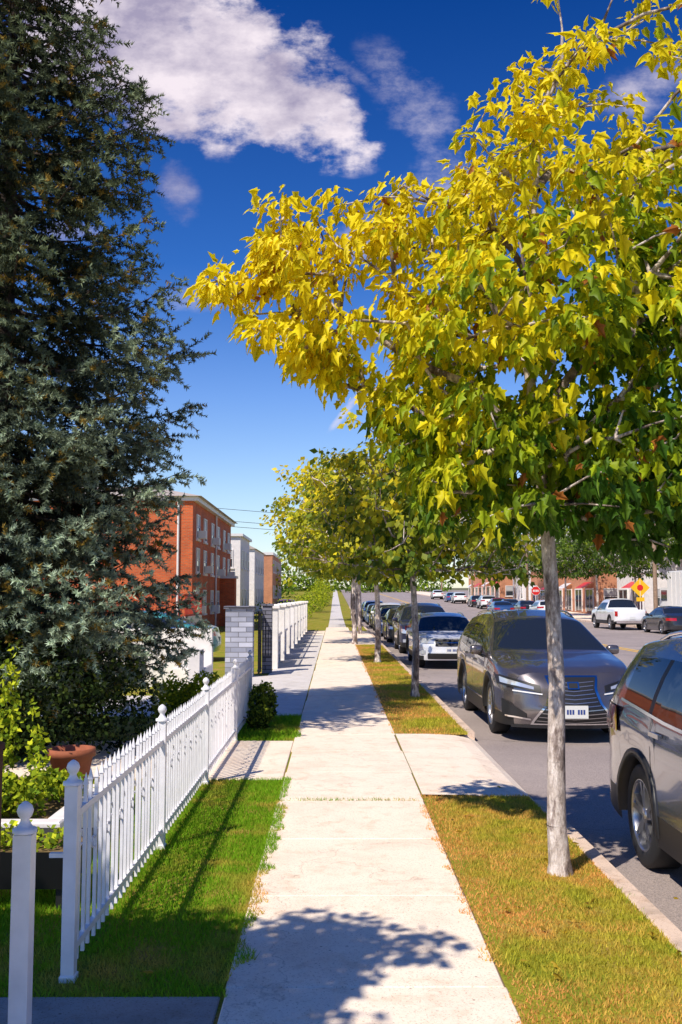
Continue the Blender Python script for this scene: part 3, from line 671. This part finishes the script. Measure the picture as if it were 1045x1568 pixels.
# ---------------------------------------------------------------- signs/poles
def octa(b,c,r,m,n=8,ph=math.pi/8,y=0):
    vs=[(c[0]+r*math.cos(ph+i*2*math.pi/n),c[1]+y,c[2]+r*math.sin(ph+i*2*math.pi/n)) for i in range(n)]
    vs2=[(v[0],v[1]+.006,v[2]) for v in vs]
    b.add(vs+vs2,[tuple(range(n)),tuple(range(2*n-1,n-1,-1))]+[(i,n+i,n+(i+1)%n,(i+1)%n) for i in range(n)],m)
b=B(); c=(19.15,95,hill(95)+2.15); b.cyl((c[0],95.03,hill(95)-.1),(c[0],95.03,c[2]+.4),.035,.035,M_TRIM,8)
octa(b,c,.46,M_SIGNW); octa(b,c,.42,M_SIGNR,y=-.008)
for k in range(4): b.box(c[0]-.27+k*.145,c[0]-.18+k*.145,94.98,94.99,c[2]-.1,c[2]+.1,M_SIGNW)
b.obj('stop_sign')
b=B(); c=(19.0,62,2.35); b.cyl((c[0],62.03,-.05),(c[0],62.03,c[2]+.5),.035,.035,M_TRIM,8)
octa(b,c,.60,M_SIGNY,4,0); octa(b,c,.2,M_SIGNR,8,y=-.008); b.box(18.75,19.25,61.98,61.99,1.5,1.75,M_SIGNY); b.obj('warning_sign')
def pole(x,y,h=9.5,r=0.14):
    b=B(); z=hill(y); b.cyl((x,y,z-.1),(x,y,z+h),r,r*.7,M_WOOD,10)
    b.box(x-1.1,x+1.1,y-.22,y-.12,z+h-.7,z+h-.58,M_WOOD); b.box(x-.9,x+.9,y-.22,y-.12,z+h-1.5,z+h-1.4,M_WOOD)
    for k in (-1,-.4,.4,1): b.cyl((x+k,y-.17,z+h-.58),(x+k,y-.17,z+h-.42),.04,.03,M_TRIM,8)
    b.cyl((x+.3,y+.15,z+h-3.2),(x+.3,y+.15,z+h-2.3),.22,.22,M_TRIM,12)
    b.obj('utility_pole')
for (x,y) in ((19.3,60),(19.3,100),(19.3,140),(19.3,180)): pole(x,y,9.2)
b=B()
def wire(p,q,sag,r=0.018,n=14):
    pr=None
    for i in range(n+1):
        t=i/n; a=Vector(p).lerp(Vector(q),t); a.z-=4*sag*t*(1-t)
        if pr: b.cyl(pr,a,r,r,M_IRON,4,False)
        pr=a
for k in (-1,-.4,.4,1):
    for i in range(4):
        ya,yb=20+i*40,60+i*40; wire((19.3+k,ya,hill(ya)+8.7),(19.3+k,yb,hill(yb)+8.7),.5)
for dz in (0,.5,1.6): wire((19.3,100,hill(100)+7.0+dz),(-26,88,9.6+dz),.5,0.02)
b.obj('overhead_wires')
# ---------------------------------------------------------------- cars
def sm(pts):
    xs=np.array([p[0] for p in pts]);zs=np.array([p[1] for p in pts])
    def f(s,k=0.07):
        return float(np.mean([np.interp(s+d*k,xs,zs) for d in (-1,-.66,-.33,0,.33,.66,1)]))
    return f
def car(name,cx,cy,face,sp,z=None):
    """built with its front at y=0 going +y ; face=-1: front towards -y"""
    b=B(); L,W=sp['L'],sp['W']; top=sm(sp['top']);belt=sm(sp['belt']); P=sp['paint']; r=sp['r']; fw,rw=sp['fw'],sp['rw']; gc=sp.get('gc',.24); Ra=r+0.055
    clad=sp.get('clad',True)
    def plan(s):
        a=.80+.20*math.sqrt(max(0,1-(1-min(s,.6)/.6)**2)); c_=.84+.16*math.sqrt(max(0,1-(1-min(L-s,.5)/.5)**2)); return W/2*min(a,c_)
    def bot(s):
        zb=gc+0.08*max(0,1-(L-s)/.6)
        for w_ in (fw,rw):
            d=abs(s-w_)
            if d<Ra: zb=max(zb,r+math.sqrt(Ra*Ra-d*d)-0.0)
        return zb
    def side(s,z_):
        bz=belt(s); q=(z_-0.55*bz)/(0.55*bz); return plan(s)*(1-0.055*q*q+0.014*math.exp(-((z_-bz*0.86)/.05)**2)-0.012*math.exp(-((z_-bz*0.62)/.1)**2))
    tum=sp.get('tum',.5)
    def section(s):
        bz=belt(s); zt=max(top(s),bz+.01); z0=bot(s); pts=[]
        for k in range(9):
            zz=z0+(bz-z0)*k/8; pts.append((side(s,zz),zz))
        xb=pts[-1][0]; hh=(zt-bz); zr=bz+hh*.84; xr=xb-0.01-tum*(zr-bz)
        for k in range(1,5): 
            t=k/4; pts.append((xb+(xr-xb)*t+0.05*hh*math.sin(t*math.pi),bz+(zr-bz)*t))
        crs=sp.get('crease',0.012)*max(0,min(1,(sp['ws'][0]-s)/.3))
        for k in range(1,8):
            a=k/7*math.pi/2; pts.append((xr*math.cos(a)**0.9 if k<7 else 0,zr+(zt-zr)*math.sin(a)+(crs if k in (3,4) else 0)))
        return pts
    S=set(np.round(np.linspace(0,L,64),3))
    for w_ in (fw,rw):
        for k in range(15): S.add(round(w_-Ra*math.cos(math.pi*k/14)*1.0,3))
        S.add(round(w_-Ra-.004,3)); S.add(round(w_+Ra+.004,3))
    for q in (sp['ws']+sp['rwin']+sp['side']): S.add(q)
    for q in sp['pil']: S.add(q-.035); S.add(q+.035)
    S=sorted(x for x in S if 0<=x<=L); secs=[section(s) for s in S]; n=len(secs[0])
    for sg in (-1,1):
        vs=[(sg*p[0],s,p[1]) for s,sec in zip(S,secs) for p in sec]
        grp={}
        for i in range(len(S)-1):
            sc=(S[i]+S[i+1])/2
            for k in range(n-1):
                m=P
                if k<2 and clad and secs[i][k][1]<gc+.14: m=M_BLK
                if 8<=k<=11 and sp['side'][0]<sc<sp['side'][1]:
                    m=M_GLASS
                    if k==11: m=P
                    elif any(abs(sc-q)<.036 for q in sp['pil']): m=M_BLK
                if k>=13 and (sp['ws'][0]<sc<sp['ws'][1] or sp['rwin'][0]<sc<sp['rwin'][1]): m=M_GLASS
                a=i*n+k; f=(a,a+1,a+1+n,a+n) if sg<0 else (a,a+n,a+1+n,a+1)
                grp.setdefault(id(m),(m,[]))[1].append(f)
        o=len(b.v); b.v+=vs
        for m,fl in grp.values():
            kk=b.mi(m)
            for f in fl: b.f.append(tuple(t+o for t in f)); b.m.append(kk); b.sm.append(True)
    bf,brr=sp.get('bf',.16),sp.get('br',.12)
    def shapev(v,front): return (1-v**5)*(1+0.25*math.exp(-((v-.3)/.2)**2))*(0.85+0.15*min(1,v*5))
    def ends(front):
        s0=0 if front else L; sec=section(s0); z0=bot(s0)
        ox=[p[0] for p in sec[8:]][::-1]; oz=[p[1] for p in sec[8:]][::-1]; xb=sec[8][0]
        vs=[];nc,nr=24,14
        for j in range(nr+1):
            v=j/nr
            for i in range(nc+1):
                t=-1+2*i/nc; zt=float(np.interp(abs(t)*xb,ox,oz)); zz=z0+(zt-z0)*v; x=t*side(s0,min(zz,belt(s0))); 
                if j==nr: x=t*xb
                bu=(bf if front else brr)*(1-abs(t)**2.6)*shapev(v,front); vs.append((x,(-bu if front else L+bu),zz))
        fs=[]
        for j in range(nr):
            for i in range(nc): a=j*(nc+1)+i; f=(a,a+1,a+nc+2,a+nc+1); fs.append(f if front else f[::-1])
        b.add(vs,fs,P,True)
    ends(True);ends(False)
    def yon(x,z_,front=True):
        s0=0 if front else L; z0=bot(s0); xs=side(s0,min(z_,belt(s0)))
        if abs(x)<=xs:
            t=abs(x)/xs; v=max(0,min(1,(z_-z0)/(top(s0)-z0))); bu=(bf if front else brr)*(1-t**2.6)*shapev(v,front); return -bu if front else L+bu
        lo,hi=0,.6
        for _ in range(14):
            mid=(lo+hi)/2; ss=mid if front else L-mid
            if side(ss,min(z_,belt(ss)))<abs(x): lo=mid
            else: hi=mid
        return lo if front else L-lo
    def patch(fn,m,nu=10,nv=4,off=.012,front=True,both=True):
        for sg in ((-1,1) if both else (1,)):
            vs=[]
            for j in range(nv+1):
                for i in range(nu+1):
                    x,z_=fn(i/nu,j/nv); y=yon(x,z_,front); d=off
                    vs.append((sg*(x+ (0.5*off if abs(x)>W*.42 else 0)),y-d if front else y+d,z_))
            fs=[(j*(nu+1)+i,j*(nu+1)+i+1,(j+1)*(nu+1)+i+1,(j+1)*(nu+1)+i) for j in range(nv) for i in range(nu)]
            if sg<0: fs=[f[::-1] for f in fs]
            b.add(vs,fs,m,True)
    for (fn,m,kw) in sp.get('front',[]): patch(fn,m,**kw)
    for (fn,m,kw) in sp.get('rear',[]): patch(fn,m,front=False,**kw)
    def sidepatch(s0,s1,z0f,z1f,m,off=.004,ns=4,nz=5):
        for sg in (-1,1):
            vs=[]
            for j in range(nz+1):
                for i in range(ns+1):
                    s=s0+(s1-s0)*i/ns; za=z0f(s);zb=z1f(s); zz=za+(zb-za)*j/nz; vs.append((sg*(side(s,zz)+off),s,zz))
            fs=[(j*(ns+1)+i,j*(ns+1)+i+1,(j+1)*(ns+1)+i+1,(j+1)*(ns+1)+i) for j in range(nz) for i in range(ns)]
            if sg<0: fs=[f[::-1] for f in fs]
            b.add(vs,fs,m,True)
    for q in sp['doors']: sidepatch(q-.005,q+.005,lambda s:gc+.16,lambda s:belt(s)-.01,M_BLK,.0025,1,6)
    sidepatch(sp['side'][0]-.05,sp['side'][1]+.05,lambda s:belt(s)-.022,lambda s:belt(s)+.0,M_CHROME if sp.get('chr',1) else M_BLK,.006,14,1)
    for q in sp['doors'][1:]: 
        for sg in (-1,1):
            zz=belt(q)-.13; x=sg*(side(q-.15,zz)+.03); b.box(min(x,x-sg*.014),max(x,x-sg*.014),q-.26,q-.06,zz,zz+.03,P)
            for qq in (q-.25,q-.09): b.box(min(x-sg*.03,x-sg*.014),max(x-sg*.03,x-sg*.014),qq,qq+.02,zz+.004,zz+.026,P)
    ms=sp['side'][0]+.12
    for sg in (-1,1):
        xx=sg*(side(ms,belt(ms)-.01)+.10); zz=belt(ms)+.09
        vs=[];
        for j in range(7):
            for i in range(10):
                a=j/6*math.pi;t=i/10*2*math.pi; sx,sy,sz=math.sin(a)*math.cos(t),math.sin(a)*math.sin(t),math.cos(a)
                f=lambda q:math.copysign(abs(q)**.6,q); vs.append((xx+.10*f(sx),ms+.06*f(sy),zz+.07*f(sz)))
        b.add(vs,[(j*10+i,(j+1)*10+i,(j+1)*10+(i+1)%10,j*10+(i+1)%10) for j in range(6) for i in range(10)],P,True)
        b.cyl((sg*(side(ms,belt(ms)-.01)-.02),ms,belt(ms)-.01),(xx,ms,zz-.04),.025,.02,M_BLK,6)
    if sp.get('rails'):
        for sg in (-1,1):
            a,c_=sp['rails'];pr=None
            for i in range(11):
                s=a+(c_-a)*i/10; sec=section(s); p=(sg*(sec[12][0]-.04),s,sec[13][1]+.045*(math.sin(math.pi*i/10)**.3)+.004)
                if pr: b.cyl(pr,p,.016,.016,M_CHROME,6,False)
                pr=p
    for w_ in (fw,rw):
        for sg in (-1,1):
            vs=[];nn=18
            for i in range(nn+1):
                a=-0.12+(math.pi+.24)*i/nn
                for rr,dx in ((Ra-.005,.012),(Ra+.05,.016),(Ra+.055,.0)):
                    s=w_-rr*math.cos(a); zz=r+rr*math.sin(a); s_c=min(max(s,0),L); zc=min(max(zz,gc*.8),belt(s_c)); vs.append((sg*(side(s_c,zc)+dx),s,max(zz,gc*.8)))
                vs.append((sg*(side(w_,r+Ra)-.10),w_-(Ra-.005)*math.cos(a),max(gc*.8,r+(Ra-.005)*math.sin(a))))
            fs=[]
            for i in range(nn):
                o=4*i; fs+=[(o,o+1,o+5,o+4),(o+1,o+2,o+6,o+5),(o+3,o,o+4,o+7)]
            if sg<0: fs=[f[::-1] for f in fs]
            b.add(vs,fs,M_BLK if clad else P,True)
            xo=sg*(W/2-.035)-0; tw=.235; prof=[(r*.60,-tw),(r*.93,-tw),(r,-tw+.03),(r,-.03),(r*.985,-.012),(r*.93,0),(r*.80,.004),(r*.70,0),(r*.68,-.01)]
            b.lathe((xo,w_,r),[(q[0],sg*q[1]) for q in prof],M_TYRE,32,axis='x')
            b.lathe((xo,w_,r),[(r*.70,-sg*.004),(r*.66,-sg*.0),(r*.64,-sg*.02),(r*.62,-sg*.09)],M_RIM,32,axis='x')
            b.lathe((xo,w_,r),[(r*.64,-sg*.085),(0,-sg*.085)],M_BLK,32,axis='x')
            b.lathe((xo,w_,r),[(r*.34,-sg*.08),(r*.33,-sg*.075),(0,-sg*.075)],M_IRON,16,axis='x')
            b.lathe((xo,w_,r),[(r*.17,-sg*.06),(r*.15,-sg*.02),(r*.06,-sg*.012),(0,-sg*.012)],M_RIM,14,axis='x')
            ns=5
            for k in range(ns):
                for da in (-.17,.17):
                    a0=2*math.pi*k/ns+.3; a1=a0+da; a=a0+da*.35
                    p=[]
                    for (rr,ang,wd,dp) in ((r*.12,a,.022,.022),(r*.65,a1,.016,.012)):
                        ca,sa=math.cos(ang),math.sin(ang)
                        for q in (-1,1): p.append((xo-sg*dp,w_+ca*rr-sa*wd*q,r+sa*rr+ca*wd*q))
                        for q in (-1,1): p.append((xo-sg*(dp+.04),w_+ca*rr-sa*wd*q,r+sa*rr+ca*wd*q))
                    fs=[(0,1,5,4),(0,4,6,2),(1,3,7,5),(2,6,7,3)]
                    b.add(p,fs,M_RIM,False)
    b.box(-W/2+.30,W/2-.30,.25,L-.25,gc-.04,belt(L/2)-.1,M_BLK)
    b.box(-W/2+.06,W/2-.06,fw+Ra+.03,rw-Ra-.03,gc-.02,gc+.2,M_BLK)
    yf=yon(0,sp['platez'],True)-.03; b.box(-.155,.155,yf-.008,yf+.02,sp['platez']-.08,sp['platez']+.08,M_PLATE)
    for k in range(7):
        if k!=3: b.box(-.12+k*.035,-.096+k*.035,yf-.0105,yf-.0085,sp['platez']-.03,sp['platez']+.03,M_PTXT)
    yr=yon(0,sp['platez']+.2,False)+.01; b.box(-.155,.155,yr,yr+.01,sp['platez']+.12,sp['platez']+.28,M_PLATE)
    b.v=[(v[0],v[1]-L/2,v[2]) for v in b.v]
    zz=(-0.13+hill(cy)) if z is None else z
    return b.obj(name,(cx,cy,zz),0 if face==-1 else (math.pi if face==1 else face))
lin=lambda a,b_,t:a+(b_-a)*t
def crossover():
    P=paint('paint_grey',(0.19,0.17,0.175),0.75,0.26)
    gw=lambda z_: float(np.interp(z_,[.26,.36,.52,.70,.84],[.52,.46,.33,.27,.31]))
    fr=[]
    fr.append((lambda u,v:(u*(gw(lin(.25,.85,v))+.035),lin(.235,.865,v)),M_CHROME,dict(nu=8,nv=14,off=.010)))
    fr.append((lambda u,v:(u*gw(lin(.27,.84,v)),lin(.26,.845,v)),M_BLK,dict(nu=8,nv=14,off=.016)))
    for k in range(11):
        z_=.29+k*.05
        fr.append((lambda u,v,z_=z_:(u*(gw(z_)-.02),z_+v*.010-.025*(1-u)),M_RIM,dict(nu=6,nv=1,off=.021)))
    fr.append((lambda u,v:(lin(.42,.91,u),lin(lin(.655,.74,u),lin(.74,.87,u),v)),M_BLK,dict(nu=10,nv=3,off=.012)))
    fr.append((lambda u,v:(lin(.50,.88,u),lin(lin(.69,.765,u),lin(.725,.835,u),v)),M_LAMP,dict(nu=10,nv=3,off=.017)))
    fr.append((lambda u,v:(lin(.40,.76,u),lin(.625,.665,u)+v*.016),M_SIGNW,dict(nu=8,nv=1,off=.018)))
    fr.append((lambda u,v:(lin(.60,.87,u),lin(lin(.33,.36,u),lin(.38,.56,u),v)),M_BLK,dict(nu=6,nv=3,off=.012)))
    fr.append((lambda u,v:(lin(.55,.84,u),lin(.30,.335,u)+v*.02),M_CHROME,dict(nu=6,nv=1,off=.02)))
    fr.append((lambda u,v:(u*.78,lin(.2,.235,v)),M_BLK,dict(nu=10,nv=1,off=.02)))
    fr.append((lambda u,v:(u*.075,lin(.70,.79,v)),M_CHROME,dict(nu=3,nv=2,off=.03)))
    fr.append((lambda u,v:(u*.055,lin(.715,.775,v)),M_BLK,dict(nu=3,nv=2,off=.034)))
    rr=[(lambda u,v:(lin(.35,.90,u),lin(.85,.97,v)),M_TAIL,dict(nu=8,nv=3))]
    return dict(L=4.89,W=1.87,r=.37,fw=.95,rw=3.74,gc=.22,crease=.02,paint=P,top=[(0,.87),(.10,.94),(.5,1.02),(1.05,1.10),(1.2,1.14),(2.05,1.58),(2.7,1.69),(3.5,1.67),(4.2,1.58),(4.7,1.18),(4.85,1.05),(4.89,1.0)],
      belt=[(0,.76),(.25,.87),(1.1,1.01),(3,1.07),(4.2,1.15),(4.7,1.08),(4.89,.95)],ws=(1.18,2.03),rwin=(4.22,4.68),side=(1.45,4.05),pil=[2.55,3.45],doors=[1.42,2.55,3.5],front=fr,rear=rr,platez=.42,rails=(2.3,4.0),bf=.22)
def suv(paintm,H=1.66,L=4.55,W=1.85,lamp=True):
    fr=[(lambda u,v:(u*.42,lin(.60,.78,v)),M_BLK,dict(nu=8,nv=4,off=.012)),(lambda u,v:(u*.62,lin(.27,.42,v)),M_BLK,dict(nu=8,nv=3,off=.012)),
        (lambda u,v:(u*.45,.785+v*.015),M_CHROME,dict(nu=8,nv=1,off=.016)),(lambda u,v:(u*.40,.685+v*.02),M_CHROME,dict(nu=8,nv=1,off=.018)),
        (lambda u,v:(lin(.46,.89,u),lin(lin(.66,.70,u),lin(.78,.84,u),v)),M_LAMP,dict(nu=10,nv=3,off=.014)),
        (lambda u,v:(lin(.68,.84,u),lin(.40,.50,v)),M_LAMP,dict(nu=4,nv=2,off=.016))]
    rr=[(lambda u,v:(lin(.50,.93,u),lin(lin(.90,.88,u),lin(1.04,1.02,u),v)),M_TAIL,dict(nu=12,nv=3,off=.012)),(lambda u,v:(u*.8,lin(.3,.5,v)),M_BLK,dict(nu=8,nv=3,off=.012))]
    k=H/1.66; l=L/4.55
    return dict(L=L,W=W,r=.355,fw=.88*l,rw=3.56*l,gc=.24,paint=paintm,top=[(0,.84*k),(.10*l,.92*k),(.5*l,1.0*k),(1.0*l,1.07*k),(1.1*l,1.10*k),(1.85*l,1.55*k),(2.4*l,1.65*k),(3.5*l,1.63*k),(4.1*l,1.55*k),(4.45*l,1.14*k),(4.55*l,1.04*k)],
      belt=[(0,.78*k),(.25*l,.88*k),(1.1*l,1.0*k),(3*l,1.05*k),(4.0*l,1.12*k),(4.4*l,1.06*k),(4.55*l,.95*k)],ws=(1.08*l,1.83*l),rwin=(4.12*l,4.42*l),side=(1.35*l,3.9*l),pil=[2.4*l,3.3*l],doors=[1.35*l,2.4*l,3.25*l],front=fr,rear=rr,platez=.50,bf=.15,rails=(2.1*l,3.8*l))
def sedan(paintm,H=1.45,L=4.65,W=1.80):
    d=suv(paintm,1.66,L,W); k=H/1.45
    d['top']=[(0,.70*k),(.1,.77*k),(.5,.85*k),(1.1,.93*k),(1.25,.96*k),(2.05,1.36*k),(2.5,1.44*k),(3.1,1.41*k),(3.4,1.34*k),(4.0,1.05*k),(4.5,.99*k),(4.65,.92*k)]
    d['belt']=[(0,.64*k),(.25,.74*k),(1.2,.88*k),(3,.93*k),(3.9,.97*k),(4.4,.93*k),(4.65,.84*k)]
    d['ws']=(1.24,2.03);d['rwin']=(3.42,3.98);d['side']=(1.5,3.7);d['r']=.32;d['gc']=.19;d['clad']=False;d['rails']=None;d['platez']=.40;d['rw']=3.6;d['fw']=.9
    d['front']=[(lambda u,v:(u*.48,lin(.52,.64,v)),M_BLK,dict(nu=8,nv=4,off=.012)),(lambda u,v:(u*.5,.575+v*.015),M_CHROME,dict(nu=8,nv=1,off=.017)),(lambda u,v:(u*.7,lin(.22,.36,v)),M_BLK,dict(nu=8,nv=3,off=.012)),
        (lambda u,v:(lin(.50,.86,u),lin(lin(.54,.60,u),lin(.65,.71,u),v)),M_LAMP,dict(nu=10,nv=3,off=.014))]
    d['rear']=[(lambda u,v:(lin(.45,.88,u),lin(.70,.84,v)),M_TAIL,dict(nu=8,nv=3))]
    d['pil']=[2.5];d['doors']=[1.5,2.5,3.4]
    return d
car('parked_suv',3.08,15.6,-1,crossover())
near=suv(paint('paint_blue_grey',(0.12,0.14,0.21),0.7,0.22),1.69,4.6,1.86); near['rear'][0]=(lambda u,v:(lin(.50,.93,u),lin(lin(.90,.88,u),lin(1.04,1.07,u),v)),M_TAIL,dict(nu=12,nv=3,off=.016))
car('parked_suv',3.05,5.84,-1,near)
silver=suv(paint('paint_silver',(0.78,0.79,0.82),0.3,0.3),1.46,4.5,1.80)
car('parked_car',3.06,28.6,-1,silver)
car('parked_suv',3.1,35.4,-1,suv(paint('paint_navy',(0.04,0.045,0.09),0.5,0.3),1.70,4.7,1.9))
blk=sedan(paint('paint_black',(0.02,0.02,0.023),0.3,0.3)); c5=car('parked_car',3.06,43.5,-1,blk)
c6=car('parked_suv',3.06,55.5,-1,suv(paint('paint_white',(0.8,0.8,0.8),0.0,0.3),1.6))
s7=car('parked_car',3.0,50,-1,sedan(paint('paint_blue',(0.05,0.12,0.3),0.4,0.3)))
for i,(y,o) in enumerate([(62,c5),(70,s7),(77,c6),(85,c5)]): inst('parked_car' if o is not c6 else 'parked_suv',o,(3.05,y,-.13+hill(y)),0)
red=car('parked_car',17.6,62-9.5,1,sedan(paint('paint_dark',(0.03,0.03,0.035),0.3,0.3)))
rd=car('parked_car',17.6,108,1,sedan(paint('paint_red',(0.35,0.02,0.02),0.3,0.3)))
for i,(y,o) in enumerate([(84,c6),(92,c5),(101,s7),(116,c6),(124,c5),(142,c6),(151,s7),(172,c6)]): inst('parked_car' if o is not c6 else 'parked_suv',o,(17.6,y,-.13+hill(y)),math.pi)
inst('driving_car',s7,(14.6,88,-.13+hill(88)),math.pi); inst('parked_car',rd,(-4.2,88,hill(88)),0.0)
car('parked_car',-5.65,28,math.pi/2*-1,sedan(paint('paint_teal',(0.04,0.26,0.28),0.4,0.3),1.42),z=0.0)
def pickup():
    P=paint('paint_white_truck',(0.82,0.81,0.80),0,0.3)
    d=suv(P,1.85,5.6,1.95); d['top']=[(0,1.0),(.1,1.08),(.6,1.14),(1.4,1.2),(2.0,1.75),(2.4,1.83),(3.4,1.82),(3.62,1.7),(3.75,1.22),(3.8,1.18),(5.5,1.18),(5.6,1.15)]
    d['belt']=[(0,.95),(.3,1.03),(1.4,1.14),(3.6,1.17),(5.6,1.17)]; d['ws']=(1.42,1.98);d['rwin']=(3.5,3.75);d['side']=(1.75,3.5);d['pil']=[2.6];d['doors']=[1.6,2.6,3.55];d['r']=.40;d['fw']=1.0;d['rw']=4.45;d['gc']=.35;d['rails']=None
    d['rear']=[(lambda u,v:(lin(.80,.92,u),lin(.80,1.08,v)),M_TAIL,dict(nu=3,nv=3)),(lambda u,v:(u*.85,lin(.40,.55,v)),M_CHROME,dict(nu=8,nv=2,off=.05))]
    return d
o=car('pickup_truck',17.0,60.0,1,pickup())
# ---------------------------------------------------------------- sky
w=bpy.data.worlds.new('World'); scene.world=w; w.use_nodes=True; nt=w.node_tree
for n in list(nt.nodes): nt.nodes.remove(n)
out=nt.nodes.new('ShaderNodeOutputWorld'); bg=nt.nodes.new('ShaderNodeBackground'); nt.links.new(bg.outputs[0],out.inputs[0])
sky=nt.nodes.new('ShaderNodeTexSky'); sky.sky_type='NISHITA'; sky.sun_disc=False; sky.sun_elevation=math.radians(50); sky.sun_rotation=math.radians(217); sky.altitude=0; sky.air_density=1; sky.dust_density=0.4; sky.ozone_density=2.0
bg.inputs['Strength'].default_value=0.12
def MN(op,a,b_=None,c_=None,clamp=False):
    n=nt.nodes.new('ShaderNodeMath'); n.operation=op; n.use_clamp=clamp
    for i,v in enumerate((a,b_,c_)):
        if v is None: continue
        if isinstance(v,(int,float)): n.inputs[i].default_value=v
        else: nt.links.new(v,n.inputs[i])
    return n.outputs[0]
tc=nt.nodes.new('ShaderNodeTexCoord'); sx=nt.nodes.new('ShaderNodeSeparateXYZ'); nt.links.new(tc.outputs['Generated'],sx.inputs[0])
X_,Y_,Z_=sx.outputs
ys_=MN('MAXIMUM',Y_,0.05); U=MN('DIVIDE',X_,ys_); V_=MN('DIVIDE',Z_,ys_)
cmb=nt.nodes.new('ShaderNodeCombineXYZ'); nt.links.new(U,cmb.inputs[0]); nt.links.new(V_,cmb.inputs[1])
grad=nt.nodes.new('ShaderNodeValToRGB'); e=grad.color_ramp.elements
e[0].position=0.0; e[0].color=(1,1,1,1); e[1].position=0.55; e[1].color=(0.02,0.22,0.62,1)
m1=e.new(0.10); m1.color=(0.80,0.88,1.0,1); m2=e.new(0.20); m2.color=(0.50,0.68,1.0,1); m3=e.new(0.32); m3.color=(0.15,0.42,0.86,1)
nt.links.new(Z_,grad.inputs[0])
skyc=mixc(nt,1.0,sky.outputs[0],grad.outputs[0],'MULTIPLY'); skyc=mixc(nt,1.0,skyc,(1.25,1.25,1.3),'MULTIPLY')
def ell(u0,v0,a,b_,rot=0,amp=1.0):
    du=MN('SUBTRACT',U,u0);dv=MN('SUBTRACT',V_,v0); c,s=math.cos(rot),math.sin(rot)
    p=MN('ADD',MN('MULTIPLY',du,c/a),MN('MULTIPLY',dv,s/a)); q=MN('ADD',MN('MULTIPLY',du,-s/b_),MN('MULTIPLY',dv,c/b_))
    r2=MN('ADD',MN('MULTIPLY',p,p),MN('MULTIPLY',q,q)); return MN('MULTIPLY',MN('SUBTRACT',1.0,r2,clamp=True),amp)
def mx_(l):
    r=l[0]
    for k in l[1:]: r=MN('MAXIMUM',r,k)
    return r
big=mx_([ell(-.15,.56,.19,.105,-.25,1.5),ell(-.045,.505,.115,.055,-.5,1.5),ell(-.24,.59,.15,.11,0,1.5),ell(.0,.465,.04,.026,-.6,.95)])
fnt=mx_([ell(.095,.50,.12,.045,-.9,.62),ell(.04,.375,.06,.04,.4,.8),ell(.33,.53,.09,.04,.5,.6),ell(.012,.19,.045,.006,.9,.85),ell(.02,.545,.06,.012,-.6,.5),ell(-.165,.42,.03,.05,0.2,.7),ell(-.14,.305,.05,.018,0,.85),ell(-.09,.325,.05,.012,0,.65),ell(-.27,.375,.05,.02,0,.8),ell(.13,.43,.07,.07,.3,.55)])
mp=nt.nodes.new('ShaderNodeMapping'); mp.inputs['Scale'].default_value=(1,1.5,1); nt.links.new(cmb.outputs[0],mp.inputs[0])
n1=noise_n(nt,mp.outputs[0],12,10,0.64)
dens=MN('ADD',big,MN('MULTIPLY',MN('SUBTRACT',n1,0.56),3.6))
mr=nt.nodes.new('ShaderNodeMapRange'); mr.interpolation_type='SMOOTHSTEP'; mr.inputs[1].default_value=0.1; mr.inputs[2].default_value=0.9; nt.links.new(dens,mr.inputs[0])
mk1=MN('MULTIPLY',mr.outputs[0],MN('MULTIPLY',big,2.5,clamp=True))
n2=noise_n(nt,mp.outputs[0],9,9,0.68)
d2=MN('ADD',fnt,MN('MULTIPLY',MN('SUBTRACT',n2,0.54),2.6))
mr2=nt.nodes.new('ShaderNodeMapRange'); mr2.interpolation_type='SMOOTHSTEP'; mr2.inputs[1].default_value=0.1; mr2.inputs[2].default_value=1.2; mr2.inputs[4].default_value=.7; nt.links.new(d2,mr2.inputs[0])
mk2=MN('MULTIPLY',mr2.outputs[0],MN('MULTIPLY',fnt,2.5,clamp=True))
mk=MN('MAXIMUM',mk1,mk2,clamp=True)
cc=nt.nodes.new('ShaderNodeValToRGB'); cc.color_ramp.elements[0].color=(3.2,2.9,4.2,1); cc.color_ramp.elements[1].color=(7.8,7.0,7.6,1); cc.color_ramp.elements[0].position=.38;cc.color_ramp.elements[1].position=.58
nt.links.new(MN('ADD',noise_n(nt,mp.outputs[0],7,7,.6),MN('MULTIPLY',MN('ADD',U,0.12),0.55)),cc.inputs[0])
fin=mixc(nt,mk,skyc,cc.outputs[0]); nt.links.new(fin,bg.inputs['Color'])
sd=Vector((-.6*math.cos(math.radians(50)),-.8*math.cos(math.radians(50)),math.sin(math.radians(50))))
l=bpy.data.lights.new('sun','SUN'); l.energy=5.0; l.angle=math.radians(.5); l.color=(1.0,0.915,0.79)
lo=bpy.data.objects.new('sun',l); lo.rotation_euler=(-sd).to_track_quat('-Z','Y').to_euler(); scene.collection.objects.link(lo)
cam=bpy.data.cameras.new('camera'); co=bpy.data.objects.new('camera',cam); scene.collection.objects.link(co)
co.location=(0,0,1.75); co.rotation_euler=(math.radians(90+4.9),0,math.radians(-0.36)); cam.lens=35; cam.sensor_fit='VERTICAL'; cam.sensor_height=36; cam.clip_end=6000; cam.clip_start=0.05
scene.camera=co
scene.view_settings.view_transform='Standard'; scene.view_settings.look='None'; scene.view_settings.exposure=0
